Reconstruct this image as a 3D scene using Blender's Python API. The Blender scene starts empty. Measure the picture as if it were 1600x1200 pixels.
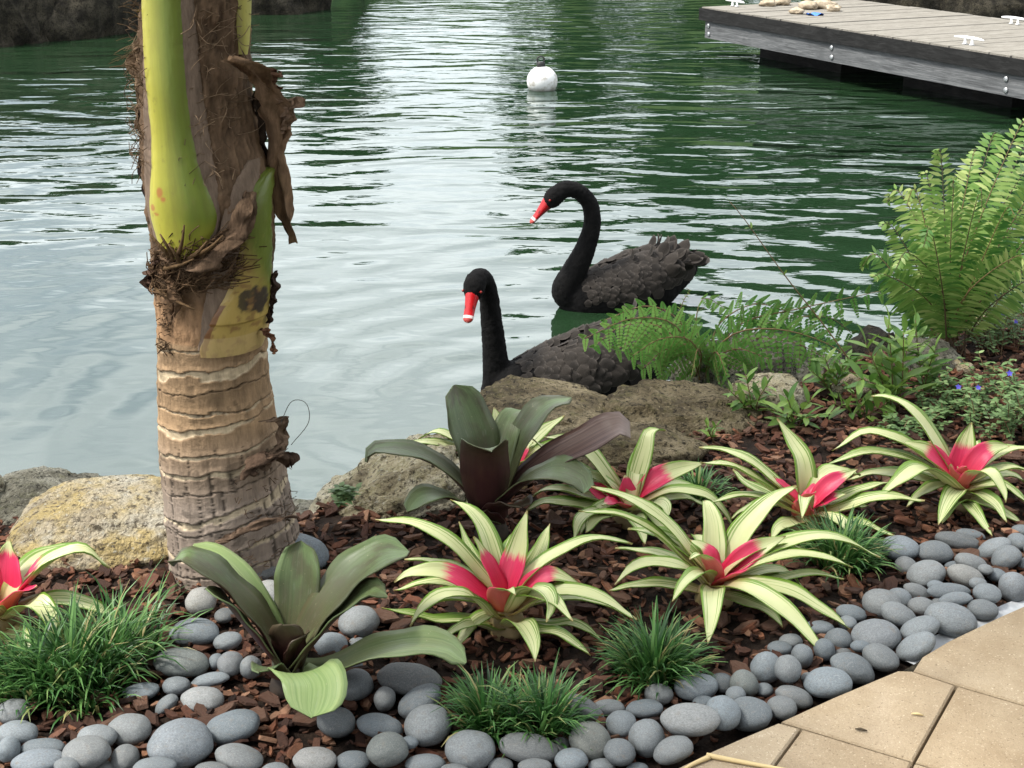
import bpy, math, random
import numpy as np
from mathutils import Vector, Matrix, noise

sc = bpy.context.scene
col = sc.collection
R = math.radians
rng = np.random.default_rng(7)
random.seed(7)

# ------------------------------------------------------------------ camera
CAM_H, PITCH, FPX = 1.25, R(20.26), 2200.0
cam_d = bpy.data.cameras.new('camera'); cam = bpy.data.objects.new('camera', cam_d); col.objects.link(cam)
cam.location = (0, 0, CAM_H); cam.rotation_euler = (math.pi / 2 - PITCH, 0, 0)
cam_d.sensor_width = 36; cam_d.lens = FPX / 1600 * 36; cam_d.clip_start = 0.05; cam_d.clip_end = 600
sc.camera = cam

# ------------------------------------------------------------------ sky, sun, exposure
SUN_EL, SUN_AZ = R(57), R(-98)          # azimuth from +Y (view direction), negative = to the left
w = bpy.data.worlds.new('World'); sc.world = w; w.use_nodes = True
wn, wl = w.node_tree.nodes, w.node_tree.links
for n in list(wn): wn.remove(n)
wo = wn.new('ShaderNodeOutputWorld'); bg = wn.new('ShaderNodeBackground')
sky = wn.new('ShaderNodeTexSky'); sky.sky_type = 'NISHITA'; sky.sun_disc = False
sky.sun_elevation = SUN_EL; sky.sun_rotation = SUN_AZ; sky.air_density = 1.0; sky.dust_density = 2.0
tc = wn.new('ShaderNodeTexCoord'); mp = wn.new('ShaderNodeMapping'); mp.inputs['Scale'].default_value = (1, 1, 3.0)
nz = wn.new('ShaderNodeTexNoise'); nz.inputs['Scale'].default_value = 2.2; nz.inputs['Detail'].default_value = 7; nz.inputs['Roughness'].default_value = 0.55
rp = wn.new('ShaderNodeValToRGB'); rp.color_ramp.elements[0].position = 0.36; rp.color_ramp.elements[1].position = 0.60
rp.color_ramp.elements[0].color = (.36, .36, .36, 1); rp.color_ramp.elements[1].color = (1, 1, 1, 1)
mx = wn.new('ShaderNodeMix'); mx.data_type = 'RGBA'; mx.inputs[7].default_value = (14.0, 14.3, 14.6, 1)
wl.new(tc.outputs['Generated'], mp.inputs['Vector']); wl.new(mp.outputs['Vector'], nz.inputs['Vector'])
wl.new(nz.outputs['Fac'], rp.inputs['Fac']); wl.new(rp.outputs['Color'], mx.inputs[0])
wl.new(sky.outputs['Color'], mx.inputs[6]); wl.new(mx.outputs[2], bg.inputs['Color'])
bg.inputs['Strength'].default_value = 0.100
wl.new(bg.outputs['Background'], wo.inputs['Surface'])
sd = bpy.data.lights.new('sun', 'SUN'); sd.energy = 3.5; sd.angle = R(11); sd.color = (1, .95, .87)
sun = bpy.data.objects.new('sun', sd); col.objects.link(sun)
sdir = Vector((math.sin(SUN_AZ) * math.cos(SUN_EL), math.cos(SUN_AZ) * math.cos(SUN_EL), math.sin(SUN_EL)))
sun.rotation_euler = sdir.to_track_quat('Z', 'Y').to_euler(); sun.location = sdir * 30
vs = sc.view_settings; vs.view_transform = 'Standard'; vs.look = 'None'; vs.exposure = 0.78; vs.gamma = 1; vs.use_curve_mapping = False
sc.cycles.use_denoising = True; sc.cycles.max_bounces = 6; sc.cycles.transparent_max_bounces = 8
sc.cycles.caustics_reflective = False; sc.cycles.caustics_refractive = False

# ------------------------------------------------------------------ geometry of the view: where a photographed spot stands in the place
FW = np.array([0, math.cos(PITCH), -math.sin(PITCH)]); UP = np.array([0, math.sin(PITCH), math.cos(PITCH)]); RT = np.array([1., 0, 0]); CO = np.array([0, 0, CAM_H])
def ray(px, py): return FW + RT * ((px - 800) / FPX) + UP * ((600 - py) / FPX)
def at_z(px, py, z=0.0):
    r = ray(px, py); return CO + r * ((z - CAM_H) / r[2])
def at_y(px, py, Y):
    r = ray(px, py); return CO + r * (Y / r[1])
def ppm(p): return FPX / float(np.dot(np.asarray(p) - CO, FW))      # photo pixels per metre at a point
WATER = -0.42

# ------------------------------------------------------------------ object helpers
def tag(o, label=None, cat=None, group=None, kind=None):
    if label: o['label'] = label
    if cat: o['category'] = cat
    if group: o['group'] = group
    if kind: o['kind'] = kind
    return o
def empty(name, loc, label=None, cat=None, group=None):
    o = bpy.data.objects.new(name, None); col.objects.link(o); o.location = loc; o.empty_display_size = .05
    return tag(o, label, cat, group)
def link(name, me, mats, parent=None, loc=None):
    o = bpy.data.objects.new(name, me); col.objects.link(o)
    if mats is not None and len(me.materials) == 0:
        for m in (mats if isinstance(mats, (list, tuple)) else [mats]): me.materials.append(m)
    if parent is not None: o.parent = parent
    if loc is not None: o.location = loc
    return o
class MB:
    """collects geometry for one mesh"""
    def __init__(s): s.v = []; s.f = []; s.mi = []; s.uv = []; s.c = []; s.n = 0
    def add(s, V, F, mi=0, uv=None, c=None):
        V = np.asarray(V, float).reshape(-1, 3); k = len(V)
        s.v.append(V); s.f.extend([tuple(int(i) + s.n for i in f) for f in F]); s.mi.extend([mi] * len(F))
        s.uv.append(np.zeros((k, 2)) if uv is None else np.asarray(uv, float).reshape(-1, 2))
        if c is None: c = (.5, .5, .5)
        c = np.asarray(c, float); s.c.append(np.tile(c, (k, 1)) if c.ndim == 1 else c)
        s.n += k; return s
    def mesh(s, name, smooth=True, origin=None):
        me = bpy.data.meshes.new(name)
        V = np.concatenate(s.v) if s.v else np.zeros((0, 3))
        if origin is not None: V = V - np.asarray(origin)
        me.from_pydata(V.tolist(), [], s.f)
        npoly = len(me.polygons)
        me.polygons.foreach_set('material_index', np.array(s.mi, dtype=np.int32)[:npoly])
        me.polygons.foreach_set('use_smooth', np.full(npoly, smooth))
        UV = np.concatenate(s.uv); li = np.zeros(len(me.loops), dtype=np.int32); me.loops.foreach_get('vertex_index', li)
        l = me.uv_layers.new(name='UVMap'); l.data.foreach_set('uv', UV[li].astype(np.float32).ravel())
        C = np.concatenate(s.c); C = np.concatenate([C, np.ones((len(C), 1))], 1)
        a = me.color_attributes.new('tint', 'FLOAT_COLOR', 'POINT'); a.data.foreach_set('color', C.astype(np.float32).ravel())
        me.update(); return me
def grid_faces(nr, nc, close=False):
    F = []
    for i in range(nr - 1):
        for j in range(nc if close else nc - 1):
            k = (j + 1) % nc
            F.append((i * nc + j, i * nc + k, (i + 1) * nc + k, (i + 1) * nc + j))
    return F
def spline(P, n):
    """Catmull-Rom through the points, n samples evenly by length"""
    P = np.asarray(P, float)
    if len(P) == 2: return P[0] + (P[1] - P[0]) * np.linspace(0, 1, n)[:, None]
    Q = np.vstack([2 * P[0] - P[1], P, 2 * P[-1] - P[-2]]); out = []
    for i in range(1, len(Q) - 2):
        p0, p1, p2, p3 = Q[i - 1], Q[i], Q[i + 1], Q[i + 2]
        for t in np.linspace(0, 1, 24, endpoint=False):
            out.append(.5 * (2 * p1 + (p2 - p0) * t + (2 * p0 - 5 * p1 + 4 * p2 - p3) * t * t + (3 * p1 - p0 - 3 * p2 + p3) * t ** 3))
    out.append(P[-1]); out = np.array(out)
    s = np.concatenate([[0], np.cumsum(np.linalg.norm(np.diff(out[:, :3], axis=0), axis=1))])
    t = np.linspace(0, s[-1], n)
    return np.stack([np.interp(t, s, out[:, k]) for k in range(out.shape[1])], 1)
def unit(v): v = np.asarray(v, float); return v / (np.linalg.norm(v, axis=-1, keepdims=True) + 1e-12)
def tube(mb, P, rad, nseg=10, mi=0, c=None, cap=True, flat=None):
    P = np.asarray(P, float); n = len(P); T = unit(np.gradient(P, axis=0)); rad = np.broadcast_to(rad, (n,))
    ref = np.array([0, 0, 1.]) if abs(T[0][2]) < .9 else np.array([1., 0, 0])
    U = unit(np.cross(T[0], ref)); V = []; 
    a = np.linspace(0, 2 * math.pi, nseg, endpoint=False)
    for i in range(n):
        U = unit(U - T[i] * np.dot(U, T[i])); W = np.cross(T[i], U)
        fl = 1 if flat is None else flat[i]
        V.append(P[i] + rad[i] * (np.cos(a)[:, None] * U + fl * np.sin(a)[:, None] * W))
    V = np.concatenate(V); F = grid_faces(n, nseg, True)
    if cap:
        F.append(tuple(range(nseg))[::-1]); F.append(tuple((n - 1) * nseg + k for k in range(nseg)))
    uv = np.stack([np.tile(a / 6.2832, n), np.repeat(np.linspace(0, 1, n), nseg)], 1)
    mb.add(V, F, mi, uv, c)
def box(mb, o, ax, ay, az, mi=0, c=None):
    """box from corner o along three edge vectors"""
    o, ax, ay, az = map(lambda q: np.asarray(q, float), (o, ax, ay, az))
    V = [o, o + ax, o + ax + ay, o + ay, o + az, o + ax + az, o + ax + ay + az, o + ay + az]
    mb.add(V, [(3, 2, 1, 0), (4, 5, 6, 7), (0, 1, 5, 4), (1, 2, 6, 5), (2, 3, 7, 6), (3, 0, 4, 7)], mi, None, c)
def fbm(p, o=4, sc_=1.0): return noise.fractal(Vector(p) * sc_, 1.0, 2.0, o)

# ------------------------------------------------------------------ material helpers
class NT:
    def __init__(s, name):
        s.m = bpy.data.materials.new(name); s.m.use_nodes = True; s.t = s.m.node_tree; s.n = s.t.nodes; s.l = s.t.links
        for q in list(s.n): s.n.remove(q)
        s.out = s.n.new('ShaderNodeOutputMaterial')
    def N(s, typ, **kw):
        q = s.n.new('ShaderNode' + typ)
        for k, v in kw.items():
            if hasattr(q, k) and k not in q.inputs: setattr(q, k, v)
            else: s.set(q.inputs[k], v)
        return q
    def set(s, sock, v):
        if isinstance(v, bpy.types.NodeSocket): s.l.new(v, sock)
        else:
            if isinstance(v, tuple) and len(v) == 3 and sock.type == 'RGBA': v = v + (1,)
            sock.default_value = v
    def noise(s, scale, detail=4, rough=.55, vec=None, dist=0.0):
        q = s.N('TexNoise'); q.inputs['Scale'].default_value = scale; q.inputs['Detail'].default_value = detail; q.inputs['Roughness'].default_value = rough; q.inputs['Distortion'].default_value = dist
        if vec is not None: s.l.new(vec, q.inputs['Vector'])
        return q.outputs['Fac']
    def ramp(s, fac, stops, mode='LINEAR'):
        q = s.N('ValToRGB'); r = q.color_ramp; r.interpolation = mode
        while len(r.elements) < len(stops): r.elements.new(.5)
        for e, (p, c) in zip(r.elements, stops):
            e.position = p; e.color = (c, c, c, 1) if isinstance(c, (int, float)) else tuple(c) + (1,)
        s.set(q.inputs['Fac'], fac); return q.outputs['Color']
    def mix(s, fac, a, b, mode='MIX'):
        q = s.N('Mix'); q.data_type = 'RGBA'; q.blend_type = mode
        s.set(q.inputs[0], fac); s.set(q.inputs[6], a); s.set(q.inputs[7], b); return q.outputs[2]
    def math(s, op, a, b=0.0, c=0.0, clamp=False):
        q = s.N('Math'); q.operation = op; q.use_clamp = clamp
        s.set(q.inputs[0], a); s.set(q.inputs[1], b); s.set(q.inputs[2], c); return q.outputs[0]
    def attr(s, name): return s.N('Attribute', attribute_name=name)
    def tint(s): return s.attr('tint').outputs['Color']
    def co(s, kind='Object'): return s.N('TexCoord').outputs[kind]
    def map(s, vec, scale=(1, 1, 1), rot=(0, 0, 0), loc=(0, 0, 0)):
        q = s.N('Mapping'); s.l.new(vec, q.inputs['Vector']); q.inputs['Scale'].default_value = scale; q.inputs['Rotation'].default_value = rot; q.inputs['Location'].default_value = loc
        return q.outputs['Vector']
    def bump(s, h, strength=.5, dist=.01):
        q = s.N('Bump'); q.inputs['Strength'].default_value = strength; q.inputs['Distance'].default_value = dist; s.l.new(h, q.inputs['Height']); return q.outputs['Normal']
    def bsdf(s, colr, rough=.7, normal=None, spec=.5, **kw):
        q = s.N('BsdfPrincipled'); s.set(q.inputs['Base Color'], colr); s.set(q.inputs['Roughness'], rough); s.set(q.inputs['Specular IOR Level'], spec)
        if normal is not None: s.l.new(normal, q.inputs['Normal'])
        for k, v in kw.items(): s.set(q.inputs[k.replace('_', ' ')], v)
        return q.outputs['BSDF']
    def done(s, sh):
        s.l.new(sh, s.out.inputs['Surface']); return s.m
    def leafy(s, colr, rough=.45, trans=.3, normal=None, spec=.4, tcol=None):
        b = s.bsdf(colr, rough, normal, spec); t = s.N('BsdfTranslucent'); s.set(t.inputs['Color'], colr if tcol is None else tcol)
        q = s.N('MixShader'); q.inputs[0].default_value = trans; s.l.new(b, q.inputs[1]); s.l.new(t.outputs[0], q.inputs[2])
        return s.done(q.outputs[0])
# ================================================================== THE SETTING
# ------------------------------------------------------------------ pond outline (top of the bank), in metres
BANK_PX = [(-330, 815), (20, 815), (150, 812), (280, 812), (470, 812), (560, 775), (660, 730), (760, 700), (900, 672), (1020, 655), (1150, 640), (1290, 590), (1400, 545), (1500, 515), (1640, 480)]
bank = [at_z(x, y, 0)[:2] for x, y in BANK_PX]
POND = np.array([(-12, 4.5), (-4, 3.2)] + [tuple(b) for b in bank] + [(2.6, 5.2), (4.5, 6.3), (8.5, 8.5), (10, 13), (8.0, 16.5), (5.0, 17.2), (4.2, 21), (2.5, 26), (-1.6, 26), (-2.0, 20.5), (-3.4, 17.3), (-5.0, 15.6), (-8.0, 14.8), (-13, 12)])
def pond_sd(X, Y):
    """distance to the bank line, positive inside the pond"""
    P = np.stack([np.ravel(X), np.ravel(Y)], 1); d = np.full(len(P), 1e9); ins = np.zeros(len(P), bool)
    for a, b in zip(POND, np.roll(POND, -1, 0)):
        e = b - a; t = np.clip(((P - a) @ e) / (e @ e), 0, 1); d = np.minimum(d, np.linalg.norm(P - a - t[:, None] * e, axis=1))
        c = ((a[1] > P[:, 1]) != (b[1] > P[:, 1])); ins ^= c & (P[:, 0] < (b[0] - a[0]) * (P[:, 1] - a[1]) / (b[1] - a[1] + 1e-12) + a[0])
    return np.where(ins, d, -d).reshape(np.shape(X))
def sstep(a, b, x): t = np.clip((x - a) / (b - a), 0, 1); return t * t * (3 - 2 * t)
def ground_z(X, Y):
    X = np.asarray(X, float); Y = np.asarray(Y, float); s = pond_sd(X, Y)
    z = -.52 * sstep(-.02, .38, s) - .6 * sstep(.4, 2.0, s)
    far = sstep(9, 13, Y) * sstep(0.0, 3.5, -s)
    z = z + far * .9
    z = z + .006 * np.sin(X * 9 + 1.3 * np.sin(Y * 7)) * np.sin(Y * 11) * (s < .3)
    return z
xs = np.concatenate([-np.geomspace(160, 1.5, 34), np.linspace(-1.4, 2.1, 150), np.geomspace(2.2, 160, 34)])
ys = np.concatenate([-np.geomspace(60, .4, 14), np.linspace(.2, 1.2, 8), np.linspace(1.25, 4.9, 165), np.linspace(5.05, 30, 75), np.geomspace(31, 240, 16)])
GX, GY = np.meshgrid(xs, ys); GZ = ground_z(GX, GY)
mb = MB(); mb.add(np.stack([GX, GY, GZ], -1), grid_faces(len(ys), len(xs)))
n = NT('soil'); pco = n.N('NewGeometry').outputs['Position']
soil = n.ramp(n.noise(38, 6, .65, pco), [(.3, (.008, .006, .005)), (.55, (.022, .014, .010)), (.8, (.05, .033, .022))])
grassc = n.ramp(n.noise(3, 5, .6, pco), [(.3, (.015, .03, .01)), (.7, (.04, .07, .02))])
sy = n.N('SeparateXYZ'); n.l.new(pco, sy.inputs[0])
cl = n.mix(n.math('GREATER_THAN', sy.outputs['Y'], 9.0), soil, grassc)
M_soil = n.done(n.bsdf(cl, .9, n.bump(n.noise(55, 5, .7, pco), .9, .012), .15))
ground = link('ground', mb.mesh('ground'), M_soil); tag(ground, kind='structure')

# ------------------------------------------------------------------ water
SW1, SW2 = at_z(960, 478, WATER), at_z(870, 625, WATER)
n = NT('pond_water'); P = n.N('NewGeometry').outputs['Position']
s = n.N('SeparateXYZ'); n.l.new(P, s.inputs[0])
def rip(scale, rot, sc_, det=2, dist=0.0, rough=.5): return n.noise(sc_, det, rough, n.map(P, scale, (0, 0, R(rot))), dist)
broad = rip((.8, 1.9, 1), 17, 1.0, 1, 1.0)
mid = rip((1.35, 2.9, 1), -9, 1.1, 1, .8)
fine = rip((3.2, 6.0, 1), 5, 2.0, 1, .8)
tiny = rip((5, 11, 1), -3, 3.2, 2, .2)
far_m = n.N('MapRange'); far_m.interpolation_type = 'SMOOTHSTEP'; n.set(far_m.inputs[0], s.outputs['Y']); far_m.inputs[1].default_value = 4.2; far_m.inputs[2].default_value = 8.5; far_m.inputs[3].default_value = .20; far_m.inputs[4].default_value = 1.0
gust = n.ramp(n.noise(.55, 2, .5, n.map(P, (1, .7, 1))), [(.35, .55), (.65, 1.15)])
right_m = n.N('MapRange'); right_m.interpolation_type = 'SMOOTHSTEP'; n.set(right_m.inputs[0], s.outputs['X']); right_m.inputs[1].default_value = -1.2; right_m.inputs[2].default_value = 1.8; right_m.inputs[3].default_value = .62; right_m.inputs[4].default_value = 1.0
h = n.math('ADD', n.math('MULTIPLY', broad, .060), n.math('MULTIPLY', mid, .036))
h = n.math('ADD', h, n.math('MULTIPLY', fine, .0052)); h = n.math('ADD', h, n.math('MULTIPLY', tiny, .0009))
h = n.math('MULTIPLY', h, n.math('MULTIPLY', n.math('MULTIPLY', far_m.outputs[0], right_m.outputs[0]), gust))
# ring ripples spreading from the two swans
for (cx_, cy_, amp, wl_, ph_) in ((SW1[0], SW1[1], .0028, .33, 0.0), (SW2[0], SW2[1], .0022, .24, 1.0)):
    sb = n.N('VectorMath'); sb.operation = 'SUBTRACT'; n.l.new(P, sb.inputs[0]); sb.inputs[1].default_value = (cx_, cy_, WATER); ln_ = n.N('VectorMath'); ln_.operation = 'LENGTH'; n.l.new(sb.outputs[0], ln_.inputs[0]); rr_ = ln_.outputs['Value']
    ar = n.math('ADD', n.math('MULTIPLY', rr_, 6.283 / wl_), n.math('MULTIPLY', n.noise(.8, 2, .5, P), 9.0)); dc = n.math('MULTIPLY', n.math('POWER', 2.718, n.math('MULTIPLY', rr_, -.45)), n.ramp(n.noise(1.1, 2, .5, n.map(P, (1, 1, 1), (0, 0, 0), (ph_ * 7, 0, 0))), [(.38, .1), (.62, 1.3)]))
    h = n.math('ADD', h, n.math('MULTIPLY', n.math('MULTIPLY', n.math('SINE', ar), dc), amp))
nrm = n.bump(h, 1.0, 1.0)
fr = n.N('Fresnel'); fr.inputs['IOR'].default_value = 2.25; n.l.new(nrm, fr.inputs['Normal'])
body = n.mix(n.noise(.5, 3, .5, P), (.008, .025, .011), (.016, .036, .015))
df = n.N('BsdfDiffuse'); n.set(df.inputs['Color'], body)
gl = n.N('BsdfGlossy'); gl.inputs['Roughness'].default_value = .03; gl.inputs['Color'].default_value = (.94, .985, 1, 1); n.l.new(nrm, gl.inputs['Normal'])
q = n.N('MixShader'); n.l.new(fr.outputs[0], q.inputs[0]); n.l.new(df.outputs[0], q.inputs[1]); n.l.new(gl.outputs[0], q.inputs[2])
M_water = n.done(q.outputs[0])
mb = MB(); wx = np.linspace(-14, 11, 26); wy = np.linspace(1.9, 27, 26); WX, WY = np.meshgrid(wx, wy)
mb.add(np.stack([WX, WY, np.full_like(WX, WATER)], -1), grid_faces(26, 26))
water = link('water', mb.mesh('water'), M_water); tag(water, kind='structure')

# ------------------------------------------------------------------ patio pavers
n = NT('paver_concrete'); oc = n.co(); oi = n.N('ObjectInfo')
v = n.N('Combine' + 'XYZ'); n.l.new(oi.outputs['Random'], v.inputs[0])
vo = n.N('VectorMath'); vo.operation = 'ADD'; n.l.new(oc, vo.inputs[0]); n.l.new(v.outputs[0], vo.inputs[1]); oc2 = vo.outputs[0]
base = n.ramp(n.noise(9, 5, .6, oc2), [(.3, (.275, .21, .135)), (.55, (.35, .28, .19)), (.75, (.41, .335, .24))])
base = n.mix(n.ramp(n.noise(420, 2, .6, oc2), [(.42, 0), (.6, .35)]), base, (.24, .185, .125))
base = n.mix(n.ramp(n.noise(300, 1, .5, oc2), [(.66, 0), (.72, .55)]), base, (.58, .50, .38))
base = n.mix(n.ramp(n.noise(210, 2, .6, oc2), [(.64, 0), (.70, .6)]), base, (.14, .10, .065))
base = n.mix(n.ramp(n.noise(22, 5, .7, oc2), [(.52, 0), (.72, .4)]), base, (.24, .18, .11))
base = n.mix(n.ramp(n.noise(5, 3, .5, oc2), [(.52, 0), (.7, .35)]), base, (.20, .16, .115))
base = n.mix(.85, base, n.N('ObjectInfo').outputs['Color'], 'MULTIPLY')
M_paver = n.done(n.bsdf(base, .88, n.bump(n.math('ADD', n.noise(330, 3, .7, oc2), n.noise(60, 4, .7, oc2)), .5, .005), .2))
n = NT('joint_sand'); M_sand = n.done(n.bsdf(n.ramp(n.noise(150, 4, .7, n.co()), [(.3, (.012, .011, .008)), (.7, (.05, .042, .03))]), .95, None, .1))
n = NT('pale_concrete'); M_conc = n.done(n.bsdf(n.ramp(n.noise(60, 5, .6, n.co()), [(.3, (.38, .40, .42)), (.7, (.52, .54, .56))]), .85, n.bump(n.noise(200, 3, .6, n.co()), .3, .003), .2))
EDGE_PX = [(1040, 1206), (1110, 1172), (1160, 1150), (1215, 1127), (1300, 1088), (1360, 1063), (1401, 1046), (1440, 1024), (1480, 1000), (1560, 962), (1610, 940), (1700, 905)]
PT = .035
EW = np.array([at_z(x, y, PT)[:2] for x, y in EDGE_PX])
patio = empty('patio', (.9, 1.6, 0)); tag(patio, kind='structure')
def paver(px, name='paver', tone=(1, 1, 1), gap=.0022, parent=patio, th=.06, mat=M_paver, top=PT, world=None, bev=.003):
    P2 = np.array([at_z(x, y, top)[:2] for x, y in px]) if world is None else np.array(world)
    if np.sum(P2[:, 0] * np.roll(P2[:, 1], -1) - np.roll(P2[:, 0], -1) * P2[:, 1]) < 0: P2 = P2[::-1]
    def inset(Q, g):
        out = []
        for i in range(len(Q)):
            a, b, c = Q[i - 1], Q[i], Q[(i + 1) % len(Q)]; e1 = unit(b - a); e2 = unit(c - b)
            n1 = np.array([-e1[1], e1[0]]); n2 = np.array([-e2[1], e2[0]]); k = unit(n1 + n2); out.append(b + k * g / max(.35, np.dot(k, n1)))
        return np.array(out)
    A = inset(P2, gap); B = inset(P2, gap + bev); k = len(A); cen = A.mean(0)
    V = [(x, y, top - th) for x, y in A] + [(x, y, top - bev) for x, y in A] + [(x, y, top) for x, y in B]
    F = [(i, (i + 1) % k, k + (i + 1) % k, k + i) for i in range(k)] + [(k + i, k + (i + 1) % k, 2 * k + (i + 1) % k, 2 * k + i) for i in range(k)] + [tuple(range(2 * k, 3 * k))]
    o = link(name, MB().add(V, F).mesh(name, False, (cen[0], cen[1], 0)), mat, parent, (cen[0] - patio.location.x, cen[1] - patio.location.y, 0))
    o.color = tone + (1,); return o
paver([(1048, 1202), (1110, 1172), (1160, 1150), (1215, 1127), (1253, 1137), (1190, 1222), (1100, 1345), (870, 1290)], tone=(1.12, 1.15, 1.2))
paver([(1217, 1126), (1300, 1088), (1360, 1063), (1401, 1046), (1425, 1047), (1495, 1070), (1428, 1190), (1253, 1137)], tone=(1.05, 1.03, 1.0))
paver([(1495, 1070), (1740, 1142), (1700, 1275), (1428, 1190)], tone=(1.0, .98, .95))
paver([(1253, 1137), (1428, 1190), (1345, 1345), (1100, 1345), (1190, 1222)], tone=(.92, .9, .88))
paver([(1425, 1047), (1440, 1024), (1480, 1000), (1560, 962), (1610, 940), (1800, 1000), (1740, 1142), (1495, 1070)], tone=(1.06, 1.05, 1.03))
paver([(1428, 1190), (1700, 1275), (1690, 1420), (1345, 1345)], tone=(.97, .95, .92))
paver([(1610, 940), (1700, 905), (1900, 960), (1800, 1000)], tone=(1.02, 1.0, .98))
paver([(1740, 1142), (1800, 1000), (2050, 1090), (2010, 1240)], tone=(1.0, 1.0, .98))
bed = MB(); q = [at_z(x, y, .018) for x, y in [(840, 1310), (1049, 1212), (1215, 1135), (1401, 1054), (1480, 1008), (1610, 948), (1700, 912), (2100, 1010), (2000, 1300), (1690, 1450), (1090, 1400)]]
bed.add([(x, y, .018) for x, y, _ in q], [tuple(range(len(q)))])
o = link('joint_bed', bed.mesh('joint_bed', False), M_sand, patio); o.location = (-patio.location.x, -patio.location.y, 0)
# pale concrete footing that shows between the pebbles and the pavers
i0 = 7; A = EW[i0:]; T2 = unit(np.gradient(A, axis=0)); NN = np.stack([-T2[:, 1], T2[:, 0]], 1); k = len(A)
B = A + NN * .045; V = [(x, y, .012) for x, y in A - NN * .01] + [(x, y, .012) for x, y in B] + [(x, y, -.03) for x, y in B]
F = [(i, i + 1, k + i + 1, k + i) for i in range(k - 1)] + [(k + i, k + i + 1, 2 * k + i + 1, 2 * k + i) for i in range(k - 1)]
tag(link('concrete_footing', MB().add(V, F).mesh('concrete_footing', False), M_conc), kind='structure')

# ------------------------------------------------------------------ rocks
def rock_mat(name, pale, mid_, dark, moss, moss_amt, ochre=None):
    n = NT(name); oc = n.co(); 
    big = n.noise(7, 6, .62, oc); c = n.ramp(big, [(.34, dark), (.47, mid_), (.60, pale)])
    if ochre: c = n.mix(n.ramp(n.noise(9, 4, .6, n.map(oc, (1, 1, 2.2))), [(.42, 0), (.58, .85)]), c, ochre)
    c = n.mix(n.ramp(n.noise(26, 5, .7, oc), [(.50, 0), (.66, moss_amt)]), c, moss)
    c = n.mix(n.ramp(n.noise(70, 4, .75, oc), [(.52, 0), (.62, .9)]), c, tuple(q * .35 for q in dark))
    c = n.mix(n.ramp(n.noise(110, 3, .7, oc), [(.60, 0), (.70, .7)]), c, tuple(min(.7, q * 1.25) for q in pale))
    hh = n.math('ADD', n.noise(24, 8, .68, oc), n.math('MULTIPLY', n.noise(95, 5, .7, oc), .4))
    return n.done(n.bsdf(c, .92, n.bump(hh, 1.0, .055), .15))
M_rock_yellow = rock_mat('ochre_limestone', (.66, .61, .49), (.58, .50, .36), (.30, .25, .18), (.24, .20, .12), .2, (.60, .46, .19))
M_rock_mossy = rock_mat('mossy_limestone', (.70, .65, .50), (.50, .44, .29), (.16, .13, .085), (.17, .165, .045), .6)
M_rock_brown = rock_mat('brown_limestone', (.30, .25, .16), (.155, .125, .075), (.045, .037, .025), (.10, .095, .035), .6)
M_rock_dark = rock_mat('wet_dark_rock', (.085, .075, .055), (.038, .034, .026), (.012, .011, .009), (.03, .03, .014), .5)
M_rock_grey = rock_mat('grey_lichen_rock', (.36, .35, .29), (.21, .20, .155), (.07, .067, .052), (.12, .125, .06), .5)
import bmesh
_ico = {}
def ico(sub):
    if sub not in _ico:
        bm = bmesh.new(); bmesh.ops.create_icosphere(bm, subdivisions=sub, radius=1); bm.verts.ensure_lookup_table()
        _ico[sub] = (np.array([v.co[:] for v in bm.verts]), [tuple(v.index for v in f.verts) for f in bm.faces]); bm.free()
    return _ico[sub]
def rock_mesh(name, half, seed, boxy=.65, rough=1.0, sub=5, tilt=(0, 0), ledge=0.0):
    V, F = ico(sub); V = np.sign(V) * np.abs(V) ** boxy; V = V / np.maximum(1, np.linalg.norm(V, axis=1, keepdims=True) ** .5)
    off = Vector((seed * 3.1, seed * 1.7, seed * .9)); D = np.empty(len(V)); E = np.empty((len(V), 3))
    for i, p in enumerate(V):
        q = Vector(p) ; a = noise.fractal(q * 1.3 + off, 1, 2, 3); b = noise.ridged_multi_fractal(q * 3.2 + off, 1.0, 2.1, 4, 1.0, 2.0); c = noise.fractal(q * 9 + off, 1, 2, 3)
        D[i] = 1 + rough * (.15 * a + .085 * (b - 1.1) + .05 * c)
    V = V * D[:, None] * np.asarray(half)
    if ledge: V[:, 2] = V[:, 2] + ledge * np.sin(V[:, 2] / half[2] * 7 + V[:, 0] * 6) * .5 * half[2] * .12
    V[:, 2] += V[:, 0] * tilt[0] + V[:, 1] * tilt[1]
    return MB().add(V, F).mesh(name)
def rock(name, c, half, seed, mat, label, boxy=.65, rough=1.0, rz=0, tilt=(0, 0), sub=5, group=None, cat='boulder', ledge=0.0):
    o = link(name, rock_mesh(name, half, seed, boxy, rough, sub, tilt, ledge), mat, None, c); o.rotation_euler.z = rz
    return tag(o, label, cat, group)
def rel(px, py, dx=0, dy=0, dz=0, z=0): return at_z(px, py, z) + np.array([dx, dy, dz])
rock('boulder', rel(146, 872, 0, .12, -.015), (.195, .17, .085), 3, M_rock_yellow, 'flat-topped ochre yellow limestone boulder left of the palm trunk at the water', .5, .5, .1, (.02, .10), ledge=1)
rock('boulder', rel(18, 838, -.02, .19, -.06), (.18, .16, .085), 8, M_rock_grey, 'grey mossy boulder at the left edge behind the yellow boulder', .6, 1.0, .5)
rock('boulder', rel(605, 810, 0, .12, -.03), (.175, .14, .10), 12, M_rock_mossy, 'craggy pale limestone boulder with moss right of the palm trunk', .62, 1.25, .25, (.30, .05), ledge=1)
rock('boulder', rel(880, 705, -.02, .22, -.045), (.225, .20, .09), 17, M_rock_brown, 'big brown rough boulder in front of the nearer swan', .6, 1.0, -.2, (-.08, .0))
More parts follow.
